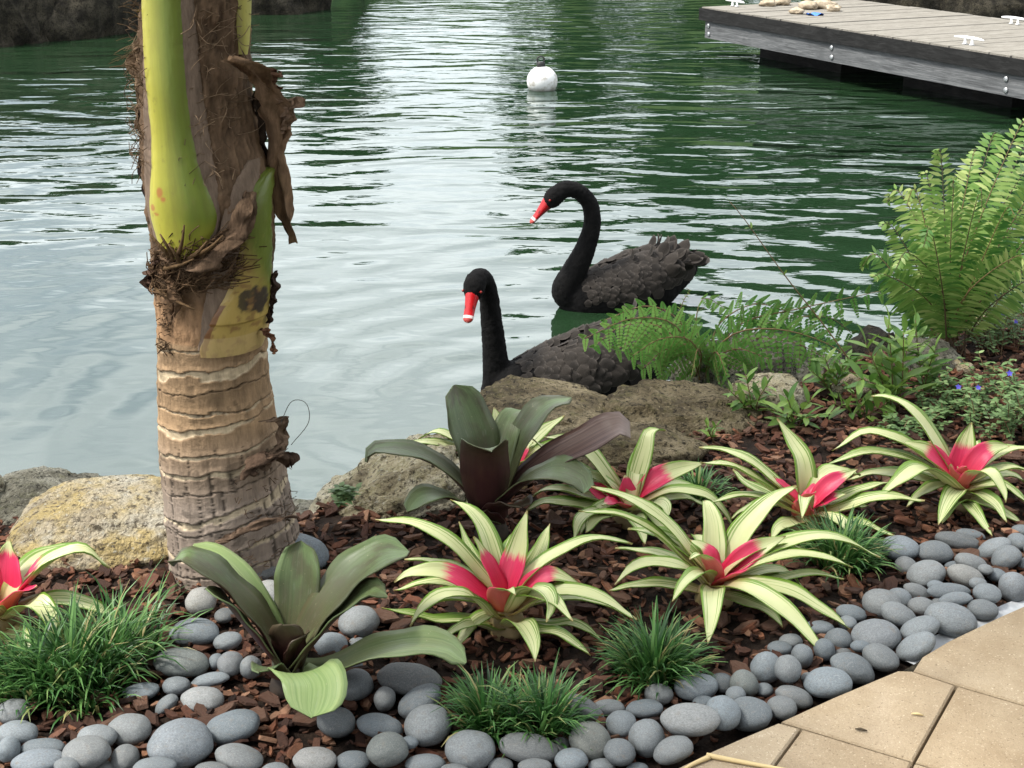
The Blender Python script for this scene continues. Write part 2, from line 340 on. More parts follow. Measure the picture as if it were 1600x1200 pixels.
rock('boulder', rel(1085, 690, .0, .20, -.075), (.23, .19, .125), 21, M_rock_brown, 'low dark flat boulder at the foot of the lacy fern', .55, .9, .1, (-.06, .02))
rock('boulder', rel(985, 740, -.02, .10, -.03), (.20, .12, .085), 22, M_rock_brown, 'low brown rock slab among mulch behind the back striped bromeliads', .55, .9, .2)
rock('boulder', rel(1208, 645, 0, .08, -.01), (.095, .08, .07), 25, M_rock_mossy, 'small pale mossy rock right of the lacy fern stems', .6, 1.1, .3, sub=4)
rock('boulder', rel(1190, 600, 0, .25, -.10), (.20, .14, .15), 27, M_rock_grey, 'grey rock at the water edge behind the pale mossy rock', .6, 1.0, .3, sub=4)
rock('boulder', rel(1458, 585, 0, .06, .0), (.085, .08, .075), 29, M_rock_grey, 'grey rock at the foot of the tall sword fern', .65, 1.0, .7, sub=4)
rock('boulder', rel(1400, 545, .0, .20, -.20), (.12, .12, .18), 31, M_rock_dark, 'dark wet rock at the water left of the sword fern', .65, 1.2, 1.2, sub=4)
rock('boulder', rel(1310, 590, .02, .16, -.16), (.20, .13, .15), 33, M_rock_grey, 'grey rock under the leafy weeds at the water', .65, 1.2, 1.7, sub=4)
rock('boulder', rel(400, 812, .0, .20, -.20), (.24, .13, .12), 35, M_rock_grey, 'low grey rock at the water behind the palm trunk', .6, 1.0, .1, sub=4)
rock('boulder', rel(-190, 850, .0, .16, -.02), (.19, .16, .13), 36, M_rock_mossy, 'mossy rock on the bank left of the grey mossy boulder', .6, 1.0, .9, sub=4)
for i, (x, y, h, sd_, lb) in enumerate([(1490, 584, .022, 41, 'small orange stone beside the grey rock under the sword fern'), (1511, 588, .02, 42, 'small tan stone right of the orange stone'), (1452, 590, .016, 43, 'small cream stone left of the orange stone'),
        (1332, 606, .02, 44, 'small cream stone among the leafy weeds'), (1352, 618, .028, 45, 'flat sandy stone under the leafy weeds'), (1310, 622, .018, 46, 'small sandy stone near the pale mossy rock'), (1538, 520, .03, 47, 'small pale stone beneath the blue flowers')]):
    rock('small_stone', rel(x, y, 0, .02, h * .5), (h * 1.4, h * 1.1, h), sd_, [M_rock_yellow, M_rock_yellow, M_rock_mossy][i % 3], lb, .8, 1, i, sub=3, group='small stones on the right bank', cat='stone')
for i, (px, d, sx, sz, lb) in enumerate([(-30, 15.0, 1.0, .8, 'leftmost dark boulder on the far bank'), (60, 15.4, .8, .7, 'second dark boulder from the left on the far bank'), (150, 15.9, .9, .75, 'third dark boulder from the left on the far bank'),
        (235, 16.8, .8, .6, 'dark boulder on the far bank behind the palm trunk'), (420, 18.4, .9, .5, 'low dark boulder on the far bank right of the palm trunk'), (500, 20.6, .8, .5, 'dark boulder on the far bank nearest the gap in the trees'),
        (1385, 17.3, .9, .6, 'dark boulder on the bank behind the dock'), (1480, 17.0, .9, .55, 'right dark boulder on the bank behind the dock')]):
    rock('far_boulder', ((px - 800) / FPX * d, d * .97, WATER + .12), (sx, .7, sz), 50 + i, M_rock_dark, lb, .7, 1.2, i * .7, sub=4, group='dark boulders along the far bank')

# ------------------------------------------------------------------ far-bank trees (seen in the water's reflection)
n = NT('far_foliage'); M_farleaf = n.leafy(n.mix(.6, n.ramp(n.attr('tint').outputs['Fac'], [(0, (.004, .014, .005)), (.6, (.010, .034, .010)), (1, (.022, .06, .018))]), (.010, .034, .012)), .6, .25, None, .2)
n = NT('bark'); M_bark = n.done(n.bsdf(n.ramp(n.noise(8, 5, .6, n.map(n.co(), (6, 6, 1))), [(.3, (.03, .022, .015)), (.7, (.10, .08, .055))]), .9, None, .1))
def leaf_cloud(mb, cen, rad, nleaf, size, seed, hollow=.35):
    r = np.random.default_rng(seed); k = 26
    cl = unit(r.normal(size=(k, 3))) * (hollow + (1 - hollow) * r.random((k, 1)) ** .5) * rad * .8 + cen
    cr = (.22 + .2 * r.random(k)) * np.mean(rad); ci = r.integers(0, k, nleaf)
    C = cl[ci] + unit(r.normal(size=(nleaf, 3))) * (cr[ci] * r.random(nleaf) ** .4)[:, None]
    U = unit(r.normal(size=(nleaf, 3))); W = unit(np.cross(U, r.normal(size=(nleaf, 3)))); sz = size * (.6 + .8 * r.random((nleaf, 1)))
    V = np.stack([C - U * sz, C + W * sz * .45, C + U * sz, C - W * sz * .45], 1).reshape(-1, 3)
    tn = np.repeat(np.clip(.25 + .5 * r.random(nleaf), 0, 1), 4)
    mb.add(V, np.arange(nleaf * 4).reshape(-1, 4), 0, None, np.stack([tn] * 3, 1))
def far_tree(x, y, hgt, rx, lab, seed, dens=2600, low=.1):
    z0 = float(ground_z(x, y)); t = empty('far_tree', (x, y, z0), lab, 'tree', 'trees beyond the pond')
    m = MB(); P = spline([(0, 0, -.1), (.1 * rx, .05, hgt * .35), (-.08 * rx, 0, hgt * .75)], 9); tube(m, P, np.linspace(.05 * hgt, .015 * hgt, 9), 8)
    r = random.Random(seed)
    for k in range(5):
        a = r.random() * 6.28; b = P[3 + k % 5]; tube(m, spline([b, b + np.array([math.cos(a) * rx * .35, math.sin(a) * rx * .35, hgt * .12]), b + np.array([math.cos(a) * rx * .7, math.sin(a) * rx * .7, hgt * .2])], 5), np.linspace(.02, .006, 5) * hgt, 6)
    link('trunk', m.mesh('trunk'), M_bark, t)
    m = MB(); leaf_cloud(m, np.array([0, 0, hgt * (low + 1) / 2]), np.array([rx, rx, hgt * (1 - low) / 2]), dens, .05 * hgt + .06, seed)
    link('crown', m.mesh('crown', False), M_farleaf, t)
TREES = [(-10.5, 17.5, 1.5, 1.6, 'broad low shrub at the far left across the pond'), (-7.4, 17.2, .9, 1.3, 'second low shrub from the left across the pond'), (-5.2, 18.0, .9, 1.2, 'low shrub across the pond behind the dark boulders'),
    (-3.7, 19.6, .8, 1.0, 'small round shrub across the pond left of the gap'), (-2.9, 23.0, 2.4, .75, 'narrow tree across the pond just left of the reflected gap'),
    (1.3, 28.2, 3.9, 1.6, 'round tree across the pond just right of the reflected gap'), (3.6, 26.5, 5.0, 1.9, 'tall tree across the pond behind the round tree'), (5.2, 21.5, 5.0, 2.1, 'tall dense tree behind the dock end'), (6.8, 18.8, 4.6, 2.0, 'dense tree behind the dock'), (9.2, 18.0, 5.0, 2.2, 'big tree right of the dock'),
    (8.0, 23, 5.8, 2.6, 'tallest tree behind the dock'), (11.8, 15.0, 5.0, 2.1, 'tree on the right bank beyond the dock'), (12.5, 20, 5.5, 2.6, 'big tree at the far right across the pond')]
for i, (x, y, hh_, rx, lb) in enumerate(TREES): far_tree(x, y, hh_, rx, lb, 100 + i, 4200 if hh_ > 3 else 2000, .02)

# unseen trees added behind and beside the camera to block skylight
for i, (x, y, hh_, rx, lb) in enumerate([(1.5, -4.2, 7.5, 2.8, 'added unseen tree behind the viewpoint that screens the sky'), (5.0, -1.5, 7.0, 2.6, 'added unseen tree right of the patio that screens the sky')]): far_tree(x, y, hh_, rx, lb, 200 + i, 5200, .12)
# ================================================================== DOCK AND BUOY
def wood_mat(name, a, b, c_, stretch, bumpd=.004):
    n = NT(name); oc = n.co(); oi = n.N('ObjectInfo'); cx = n.N('CombineXYZ'); n.l.new(n.math('MULTIPLY', oi.outputs['Random'], 17.0), cx.inputs[2])
    vm = n.N('VectorMath'); vm.operation = 'ADD'; n.l.new(n.map(oc, stretch), vm.inputs[0]); n.l.new(cx.outputs[0], vm.inputs[1]); g = n.noise(6, 6, .65, vm.outputs[0], 1.2)
    cl = n.ramp(g, [(.28, a), (.5, b), (.72, c_)]); cl = n.mix(n.ramp(n.noise(3, 4, .6, oc), [(.5, 0), (.75, .45)]), cl, a)
    cl = n.mix(n.math('MULTIPLY', oi.outputs['Random'], .35), cl, b)
    return n.done(n.bsdf(cl, .85, n.bump(g, .7, bumpd), .2))
M_plank = wood_mat('weathered_plank', (.12, .11, .092), (.215, .20, .172), (.31, .295, .26), (9, 1.2, 9))
M_fascia = wood_mat('grey_fascia_wood', (.03, .031, .033), (.115, .12, .125), (.24, .245, .25), (.55, 11, 11))
M_blackwood = wood_mat('near_black_wood', (.006, .006, .006), (.014, .014, .014), (.03, .03, .03), (1, 5, 5))
n = NT('galvanised'); M_galv = n.done(n.bsdf((.42, .43, .44), .45, None, .5, Metallic=.8))
n = NT('white_cleat'); M_cleat = n.done(n.bsdf((.78, .79, .78), .4))
DZ = .02
A = at_z(1101, 10, DZ); B = at_z(1600, 89, DZ); ex = unit((B - A) * [1, 1, 0]); ey = np.array([-ex[1], ex[0], 0.]); ey = ey if ey[1] > 0 else -ey
bk = at_z(1600, 34, DZ); DW = float(np.dot(bk - A, ey)); DL = 6.2
dock = empty('dock', tuple(A[:2]) + (0,), 'grey weathered wooden dock with plank deck and cleats at upper right', 'dock')
dock.rotation_euler.z = math.atan2(ex[1], ex[0])        # local x along the front, local y towards the back
np_ = int(DL / .205); pw = DL / np_
m = MB(); box(m, (-pw / 2 + .007, -.03, -.04), (pw - .014, 0, 0), (0, DW + .06, 0), (0, 0, .04)); pm = m.mesh('plank', False)
for i in range(np_):
    o = link('plank', pm, M_plank, dock, (pw * (i + .5), random.uniform(-.008, .008), DZ + random.uniform(-.003, .003)))
    o.rotation_euler.y = random.uniform(-.006, .006)
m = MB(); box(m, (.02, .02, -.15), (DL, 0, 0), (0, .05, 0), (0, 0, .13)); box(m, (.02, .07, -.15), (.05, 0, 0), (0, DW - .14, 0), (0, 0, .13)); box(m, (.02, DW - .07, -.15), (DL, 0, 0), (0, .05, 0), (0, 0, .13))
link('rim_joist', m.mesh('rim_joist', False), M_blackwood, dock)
m = MB(); box(m, (-.02, -.046, -.10), (DL, 0, 0), (0, .014, 0), (0, 0, .108)); box(m, (-.02, -.032, -.10), (.014, 0, 0), (0, DW, 0), (0, 0, .075)); link('dark_edge_strip', m.mesh('dark_edge_strip', False), M_blackwood, dock)  # near-black strips over the plank ends, drawing the dark band below the deck
m = MB(); box(m, (.06, -.022, -.255), (DL, 0, 0), (0, .04, 0), (0, 0, .155)); link('fascia_board', m.mesh('fascia_board', False), M_fascia, dock)
for k in range(3):
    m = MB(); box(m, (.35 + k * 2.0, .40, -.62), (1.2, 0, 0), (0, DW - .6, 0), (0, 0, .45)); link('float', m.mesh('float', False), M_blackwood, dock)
bolt = MB(); tube(bolt, [(0, 0, 0), (0, -.009, 0), (0, -.014, 0)], [.021, .019, .009], 12); boltm = bolt.mesh('bolt')
for x in (.12, 1.95, 3.9):
    for z in (-.14, -.215): link('bolt', boltm, M_galv, dock, (x + (.01 if z < -.2 else 0), -.022, z))
m = MB(); tube(m, spline([(-.19, 0, .055), (-.08, 0, .06), (.08, 0, .06), (.19, 0, .055)], 13), [.007, .011, .013, .014, .015, .015, .015, .015, .015, .014, .013, .011, .007], 8)
for s_ in (-.045, .045): tube(m, [(s_, 0, 0), (s_, 0, .015), (s_, 0, .058)], [.03, .012, .012], 8)
clm = m.mesh('cleat')
for (px, py) in ((1148, 10), (1513, 70), (1585, 38)):
    p = at_z(px, py, DZ); d_ = p - A; link('cleat', clm, M_cleat, dock, (float(np.dot(d_, ex)), float(np.dot(d_, ey)), DZ + .001)).scale = (.8, .8, .8)
# things left lying on the dock
n = NT('coral_rubble'); M_rubble = n.done(n.bsdf(n.ramp(n.noise(20, 3, .6, n.co()), [(.3, (.22, .17, .11)), (.7, (.5, .42, .31))]), .9))
for i, (px, py, s_, lb) in enumerate([(1200, 8, .05, 'leftmost tan debris clump on the dock'), (1222, 6, .06, 'second tan debris clump from the left on the dock'), (1262, 12, .06, 'tan debris clump left of the blue scrap on the dock'), (1287, 11, .07, 'largest tan debris clump behind the blue scrap'), (1302, 16, .05, 'tan debris clump right of the blue scrap'), (1245, 20, .045, 'small tan debris clump nearest the dock front')]):
    p = at_z(px, py, DZ + .01); rock('debris_clump', p + [0, 0, s_ * .3], (s_ * 1.6, s_ * 1.2, s_ * .7), 70 + i, M_rubble, lb, .9, 2.2, i, sub=3, group='debris on the dock', cat='debris')
n = NT('blue_plastic'); M_blue = n.done(n.bsdf((.02, .16, .62), .35))
m = MB(); gx, gy = np.meshgrid(np.linspace(-.07, .07, 8), np.linspace(-.05, .05, 6)); gz = .012 + .012 * np.sin(gx * 60 + gy * 30); m.add(np.stack([gx, gy, gz], -1), grid_faces(6, 8)); m.add(np.stack([gx, gy, gz - .004], -1), grid_faces(6, 8))
p = at_z(1273, 24, DZ); tag(link('plastic_scrap', m.mesh('plastic_scrap'), M_blue, None, p), 'bright blue plastic scrap lying on the dock', 'scrap')
# buoy
n = NT('buoy_white'); oc = n.co(); cl = n.mix(n.ramp(n.noise(16, 6, .7, oc), [(.50, 0), (.66, .8)]), (.74, .75, .74), (.30, .27, .22))
sz_ = n.N('SeparateXYZ'); n.l.new(oc, sz_.inputs[0]); cl = n.mix(n.ramp(n.math('ADD', sz_.outputs['Z'], n.math('MULTIPLY', n.noise(12, 3, .6, oc), .06)), [(.02, .85), (.06, 0)]), cl, (.16, .14, .10))
M_buoy = n.done(n.bsdf(cl, .5)); n = NT('black_rubber'); M_black = n.done(n.bsdf((.012, .012, .012), .55))
bp = at_z(847, 140, WATER); br = 24 / ppm(bp); t = empty('buoy', bp, 'white dirty mooring buoy with black cap floating beyond the swans', 'buoy')
V, F = ico(4); V = V * br; link('float_ball', MB().add(V * [1, 1, .97] + [0, 0, br * .55], F).mesh('float_ball'), M_buoy, t)
m = MB(); tube(m, [(-.01, 0, br * 1.48), (-.012, 0, br * 1.6), (-.012, 0, br * 1.72), (-.012, 0, br * 1.8)], [br * .28, br * .26, br * .3, br * .12], 12); link('cap', m.mesh('cap'), M_black, t)
m = MB(); a_ = np.linspace(0, 6.283, 20); tube(m, np.stack([-.012 + .028 * np.cos(a_), np.zeros(20), br * 1.9 + .028 * np.sin(a_)], 1), .007, 6); link('ring', m.mesh('ring'), M_black, t)

# ================================================================== SWANS
n = NT('black_plumage'); oc = n.co(); fz = n.noise(160, 4, .7, oc)
M_swan = n.done(n.bsdf(n.ramp(n.noise(30, 4, .6, oc), [(.3, (.003, .003, .0033)), (.7, (.008, .0076, .0076))]), .85, n.bump(fz, .8, .004), .12))
n = NT('brown_black_feather'); uv = n.co('UV'); su = n.N('SeparateXYZ'); n.l.new(uv, su.inputs[0]); oi = n.N('ObjectInfo')
ed = n.math('MAXIMUM', n.math('MULTIPLY', n.math('ABSOLUTE', n.math('SUBTRACT', su.outputs['X'], .5)), 2.0), n.math('POWER', su.outputs['Y'], 1.6))
cl = n.ramp(ed, [(.45, (.020, .0175, .0155)), (.82, (.042, .037, .033)), (1.0, (.12, .105, .094))])
cl = n.mix(n.math('MULTIPLY', oi.outputs['Random'], .7), cl, (.058, .049, .042)); cl = n.mix(n.ramp(n.noise(9, 3, .6, n.map(uv, (9, 1.5, 1))), [(.4, .5), (.65, 0)]), cl, (.008, .007, .0065))
barb = n.noise(8, 3, .6, n.map(uv, (14, 1, 1)))
M_feather = n.done(n.bsdf(cl, .8, n.bump(barb, .5, .004), .15))
n = NT('swan_bill_red'); cl = n.mix(n.ramp(n.noise(70, 4, .6, n.co()), [(.4, 0), (.75, .4)]), n.tint(), (.25, .01, .01)); M_bill = n.done(n.bsdf(cl, .28, n.bump(n.noise(120, 3, .6, n.co()), .15, .003), .5))
n = NT('swan_eye'); M_eye = n.done(n.bsdf((.22, .012, .008), .12))
def feather_mesh(name, curl=0.15, wid=.42):
    m = MB(); nt, nu = 7, 5; V = []; UV = []
    for i in range(nt):
        t = i / (nt - 1); hw = wid * math.sin(math.pi * min(1, (.12 + .88 * t)) ** .8) ** .55 if t < .97 else wid * .25
        hw = wid * (0.45 + .55 * min(1, t * 2.2)) * math.sqrt(max(.03, 1 - max(0, (t - .45) / .57) ** 2.2))
        for j in range(nu):
            u = j / (nu - 1) * 2 - 1; V.append((-t, u * hw, curl * t * t - .10 * u * u * (.3 + t)))
            UV.append((u * .5 + .5, t))
    m.add(V, grid_faces(nt, nu), 0, UV); return m.mesh(name)
FEATHER = feather_mesh('feather', .05, .52); PLUME = feather_mesh('plume', .55, .46)
for q in (FEATHER, PLUME): q.materials.append(M_feather)
ST = np.array([(-.40, .025, .190, .135), (-.36, .06, .222, .09), (-.30, .10, .258, .04), (-.22, .142, .272, -.03), (-.12, .162, .264, -.06), (-.02, .168, .240, -.07), (.08, .155, .205, -.07), (.17, .13, .165, -.065), (.24, .098, .140, -.055), (.29, .055, .11, -.03), (.31, .01, .06, .02)])
def st(x): return [np.interp(x, ST[:, 0], ST[:, k]) for k in (1, 2, 3)]
def surf(x, phi):
    w_, t_, b_ = st(x); mz = b_ + (t_ - b_) * .42; c, s_ = math.cos(phi), math.sin(phi)
    y = w_ * math.copysign(abs(s_) ** .85, s_); z = mz + (t_ - mz if c > 0 else mz - b_) * math.copysign(abs(c) ** .85, c)
    return np.array([x, y, z - .022 * math.exp(-(y / .022) ** 2) * (t_ > .19) * (c > 0)])
def swan(base, heading, neck_px, radii, bill_px, bill_r, eye_side, label, scale=1.0, seed=1, n_feather_rows=19):
    """heading: direction the breast points (radians, world). neck_px: (px, py, dy) chain from breast to crown"""
    base = np.array(base); ch, sh = math.cos(heading), math.sin(heading); Rm = np.array([[ch, -sh, 0], [sh, ch, 0], [0, 0, 1]])
    t = empty('swan', base, label, 'swan', 'black swans on the pond')
    m = MB(); xs_ = np.linspace(-.40, .31, 34); ph = np.linspace(-math.pi, math.pi, 28, endpoint=False)
    V = np.array([surf(x, p) for x in xs_ for p in ph]) * scale @ Rm.T; F = grid_faces(34, 28, True); F += [tuple(range(28))[::-1], tuple(33 * 28 + k for k in range(28))]; m.add(V, F)
    NP = np.array([at_y(x, y, base[1] + d) for x, y, d in neck_px]) - base
    root = (np.array([.13, 0, .02]) * scale) @ Rm.T; NP = np.vstack([root, NP]); rr = [radii[0] * 1.15] + list(radii)
    S = spline(np.hstack([NP, np.array(rr)[:, None]]), 46); tube(m, S[:, :3], S[:, 3], 18)
    hd = NP[-1]; BP = np.array([at_y(x, y, base[1] + d) for x, y, d in bill_px]) - base; bdir = unit(BP[-1] - hd)
    Vh, Fh = ico(3); r0 = radii[-1]; m.add(Vh * r0 * 1.02 + Vh.dot(bdir)[:, None] * bdir * r0 * .42 + hd + bdir * r0 * .18, Fh)
    o = link('body', m.mesh('body'), M_swan, t)
    md = o.modifiers.new('r', 'REMESH'); md.mode = 'VOXEL'; md.voxel_size = .0065; md.use_smooth_shade = True
    ms = o.modifiers.new('s', 'SMOOTH'); ms.factor = .5; ms.iterations = 5
    dg = bpy.context.evaluated_depsgraph_get(); me = bpy.data.meshes.new_from_object(o.evaluated_get(dg)); o.modifiers.clear(); o.data = me; me.name = 'body'
    nv = len(me.vertices); co_ = np.zeros(nv * 3, np.float32); no_ = np.zeros(nv * 3, np.float32); me.vertices.foreach_get('co', co_); me.vertex_normals.foreach_get('vector', no_); co_ = co_.reshape(-1, 3)
    dsp = np.array([.0022 * noise.fractal(Vector(q) * 95, 1, 2, 2) + .0016 * noise.noise(Vector(q) * 260) for q in co_.tolist()]); me.vertices.foreach_set('co', (co_ + no_.reshape(-1, 3) * dsp[:, None]).astype(np.float32).ravel()); me.update()
    # bill with pale band near the tip
    up = unit(np.array([0, 0, 1.]) - bdir * bdir[2]); sd_ = np.cross(bdir, up); b0 = BP[0]; L = np.linalg.norm(BP[-1] - b0); V = []; C = []
    prof = [(-.35, .95, .95), (0, .92, .98), (.12, .86, .88), (.24, .79, .76), (.36, .74, .66), (.48, .70, .56), (.58, .69, .49), (.68, .68, .44), (.74, .69, .42), (.76, .69, .415), (.84, .68, .38), (.86, .67, .375), (.92, .58, .33), (.97, .40, .24), (1.0, .2, .12)]
    for (k, wd, hh_) in prof:
        for a in np.linspace(0, 2 * math.pi, 24, endpoint=False):
            V.append(b0 + bdir * L * k + sd_ * math.cos(a) * bill_r * wd + up * math.sin(a) * bill_r * hh_)
            cc = np.array([.42, .005, .009]) * (1 - .25 * max(0, .3 - k)) * (1 + .15 * math.sin(a)); cc = np.array([.74, .62, .60]) if .75 < k < .85 else (np.array([.42, .06, .05]) if k >= .85 else cc)
            if -.50 < math.sin(a) < -.22 and k > 0: cc = cc * .35
            if .30 < math.sin(a) < .8 and .40 < k < .52: cc = cc * .15
            C.append(cc)
    mbb = MB(); F = grid_faces(len(prof), 24, True); F.append(tuple((len(prof) - 1) * 24 + q for q in range(24))); mbb.add(V, F, 0, None, np.array(C)); link('bill', mbb.mesh('bill'), M_bill, t)
    for e in eye_side:
        Ve, Fe = ico(2); pe = hd + bdir * r0 * .85 + up * r0 * .45 + sd_ * e * r0 * .82; mm = MB(); mm.add(Ve * r0 * .13 + pe, Fe); link('eye', mm.mesh('eye'), M_eye, t)
    # feathers
    r = random.Random(seed)
    def put(me_, x, phi, L, lift, name, yaw=0.0):
        p = surf(x, phi); dx = surf(x + .01, phi) - surf(x - .01, phi); dp = surf(x, phi + .05) - surf(x, phi - .05)
        X = unit(dx); N = unit(np.cross(X, dp)); c_ = np.array([0, 0, p[2] - .25 * 0]); N = N if np.dot(N, p - np.array([x, 0, .06])) > 0 else -N
        Y = np.cross(N, X); X2 = X * math.cos(yaw) + Y * math.sin(yaw); X2 = unit(X2 - N * math.tan(lift)); Y = unit(np.cross(N, X2)); Z = np.cross(X2, Y)
        M4 = np.eye(4); M4[:3, 0] = Rm @ X2 * L; M4[:3, 1] = Rm @ Y * L; M4[:3, 2] = Rm @ Z * L; M4[:3, 3] = Rm @ ((p + N * .003) * scale)
        o_ = bpy.data.objects.new(name, me_); col.objects.link(o_); o_.parent = t; o_.matrix_local = Matrix(M4.tolist())
    for i in range(n_feather_rows):
        x = .20 - i * (.54 / n_feather_rows); w_ = st(x)[0]; L = (.034 + .046 * (i / n_feather_rows)) * scale; nn = max(3, int(2 * w_ * 1.9 / (L * .62)))
        for j in range(nn):
            phi = (j + .5 * (i % 2) + r.uniform(-.25, .25) - nn / 2 + .25) / nn * 3.1
            put(FEATHER, x + r.uniform(-.018, .018), phi + r.uniform(-.08, .08), L * r.uniform(.85, 1.2), r.uniform(.015, .10), 'feather', r.uniform(-.22, .22) + .12 * math.sin(phi))
    for i in range(34):
        x = r.uniform(-.39, -.16); phi = r.uniform(-1.25, 1.25); put(PLUME, x, phi, r.uniform(.05, .085) * scale, r.uniform(.05, .55), 'plume_feather', r.uniform(-.6, .6))
    for x, ph_ in ((-.12, .35), (-.2, -.3), (-.24, .25), (-.03, .3)): put(PLUME, x, ph_, .055 * scale, .8, 'plume_feather', r.uniform(-.3, .3))
    return t
fb = at_z(967, 474, WATER)
swan(fb, R(180 + 14), [(884, 458, -.06), (897, 425, -.06), (914, 390, -.06), (925, 352, -.06), (922, 320, -.06), (905, 300, -.07), (884, 295, -.08), (868, 305, -.09)], [.058, .051, .042, .035, .033, .032, .033, .037],
     [(856, 317, -.095), (830, 350, -.12)], .026, (-1, 1), 'farther black swan with arched neck and red bill facing left', .82, 5)
nb = at_z(893, 618, WATER)
swan(nb, R(180 + 12), [(778, 640, -.03), (776, 590, -.03), (772, 540, -.03), (767, 492, -.03), (763, 458, -.035), (757, 437, -.045), (748, 434, -.075), (742, 444, -.10)], [.054, .047, .040, .035, .032, .030, .032, .036],
     [(738, 462, -.125), (731, 505, -.175)], .025, (-1, 1), 'nearer black swan with upright neck and bill pointing down', .90, 9)
# ================================================================== PALM
PB = at_z(368, 880, 0); PY = PB[1]; PK = ppm(PB)
# silhouette of the stem: photo row -> left edge, right edge
SIL = np.array([(925, 262, 476), (880, 270, 474), (840, 265, 467), (800, 260, 458), (750, 256, 447), (700, 250, 440), (650, 250, 430), (600, 248, 420), (545, 249, 414), (500, 246, 420), (440, 244, 424), (380, 240, 428), (300, 228, 428), (200, 222, 400), (120, 214, 392), (60, 220, 388), (0, 225, 386), (-150, 228, 382), (-300, 236, 372), (-500, 250, 360)], float)[::-1]
_sy = np.linspace(-520, 930, 726); _sl, _sr = [np.convolve(np.pad(np.interp(_sy, SIL[:, 0], SIL[:, k_]), 30, 'edge'), np.hanning(63)[1:-1] / np.hanning(63)[1:-1].sum(), 'valid') for k_ in (1, 2)]
def sil(py): return np.interp(py, _sy, _sl), np.interp(py, _sy, _sr)
def axis(py):
    l, r = sil(py); c = at_y((l + r) / 2, py, PY); return c, (r - l) / 2 / ppm(c)
def on_palm(px, py, out=0.0):
    """point on the stem's camera side at a photographed spot"""
    l, r = sil(py); c, rad = axis(py); u = np.clip((px - (l + r) / 2) / ((r - l) / 2), -.999, .999); a = math.asin(u)
    return c + np.array([math.sin(a), -math.cos(a), 0]) * (rad + out)
palm = empty('palm_tree', PB, 'palm tree with ringed brown trunk and bright green leaf stalks', 'palm tree')
RINGS = [(527, -8), (563, -19), (592, -14), (617, -4), (650, -24), (687, -18), (717, -30), (748, -30), (792, -50), (806, -36), (845, -44), (872, -40), (895, -40)]
PALE = {1: 13, 2: 1, 3: 3, 4: 11, 5: 4, 6: 7, 7: 1, 8: 11, 9: 2, 10: 7, 11: 2}
rows = np.concatenate([np.arange(925, 520, -1.5), np.arange(520, -90, -4.), np.arange(-90, -520, -12.)]); na = 150; V = []; C = []
rr = np.random.default_rng(3); cracks = [np.sort(rr.uniform(0, 2 * math.pi, 20 + 14 * (k > 6))) for k in range(len(RINGS) + 1)]
hue = rr.uniform(-1, 1, len(RINGS) + 1)
for py in rows:
    c, rad = axis(py); l, r = sil(py)
    for k in range(na):
        a = 2 * math.pi * k / na; sx = math.sin(a); q = Vector((sx * 2, math.cos(a) * 2, py / 60)); n1 = noise.fractal(q * 1.4, 1, 2, 3); n2 = noise.noise(Vector((a * 9, py / 5, 3.)))
        d = 0.0; cl = np.array([.30, .185, .095]); seg = 0
        if py > 515:
            dist = None
            for i, (y0, sl) in enumerate(RINGS):
                e = py - (y0 + sl * (sx + 1) / 2 + n1 * 5.5 + n2 * 1.2)
                if e >= 0: seg = i + 1; dist = e
            up_ = [(y0 + sl * (sx + 1) / 2 + n1 * 5.5 + n2 * 1.2) - py for (y0, sl) in RINGS]; nxt = min([u for u in up_ if u >= 0] or [30])
            low = np.clip((py - 640) / 120, 0, 1)
            cl = np.array([.30, .20, .115]) * (1 - low) + np.array([.255, .205, .165]) * low
            cl = cl * (1 + .16 * hue[seg] + .28 * n1)
            if dist is not None:
                pw_ = PALE.get(seg - 1, 4) * max(0, .75 + 1.3 * noise.noise(Vector((a * 1.6, seg * 3.7, 0))))
                if dist < pw_ and pw_ > 1.5:
                    cl = cl * .25 + .75 * np.array([.56, .46, .31]) * (1 + .3 * n2); d -= .0012
                else: d += .0018 * math.exp(-(dist - pw_) / 10)
                if dist < 1.6: cl = cl * .35; d -= .003
                cr = cracks[seg]; da = np.min(np.abs((cr - a - .04 * n2 + math.pi) % (2 * math.pi) - math.pi)); 
                if py > 668 and da < .008 + .004 * low and n2 > -.25: cl = cl * .28; d -= .0012 * (.4 + low)
            if nxt < 8: d += .0022 * (1 - nxt / 8)
            if n1 > .42: cl = cl * .62
        else:
            f = noise.noise(Vector((a * 42, py / 34, 1.))); f2 = noise.noise(Vector((a * 26 + py / 9, py / 11, 5.))) ; cl = np.array([.125, .080, .048]) * (1 + .6 * f + .45 * f2 + .35 * n1); d = .003 * f + .0025 * f2 + .005 * n1
            if py > 425:
                g = np.clip((py - 425) / 45, 0, 1); cl = cl * (1 - g) + g * np.array([.33, .20, .11]) * (1 + .25 * n1 + .15 * f)
        V.append(c + np.array([sx, -math.cos(a), 0]) * (rad + d)); C.append(np.clip(cl, .004, .9))
n = NT('palm_bark'); oc = n.co(); gr = n.noise(14, 6, .7, n.map(oc, (5, 5, 1.0))); cl = n.mix(.55, n.tint(), n.ramp(gr, [(.3, .25), (.5, .95), (.7, 1.5)]), 'MULTIPLY')
M_palm = n.done(n.bsdf(cl, .85, n.bump(n.math('ADD', gr, n.noise(130, 3, .6, oc)), .45, .004), .2))
mb = MB(); mb.add(np.array(V), grid_faces(len(rows), na, True), 0, None, np.array(C)); link('trunk', mb.mesh('trunk', True, PB), M_palm, palm)
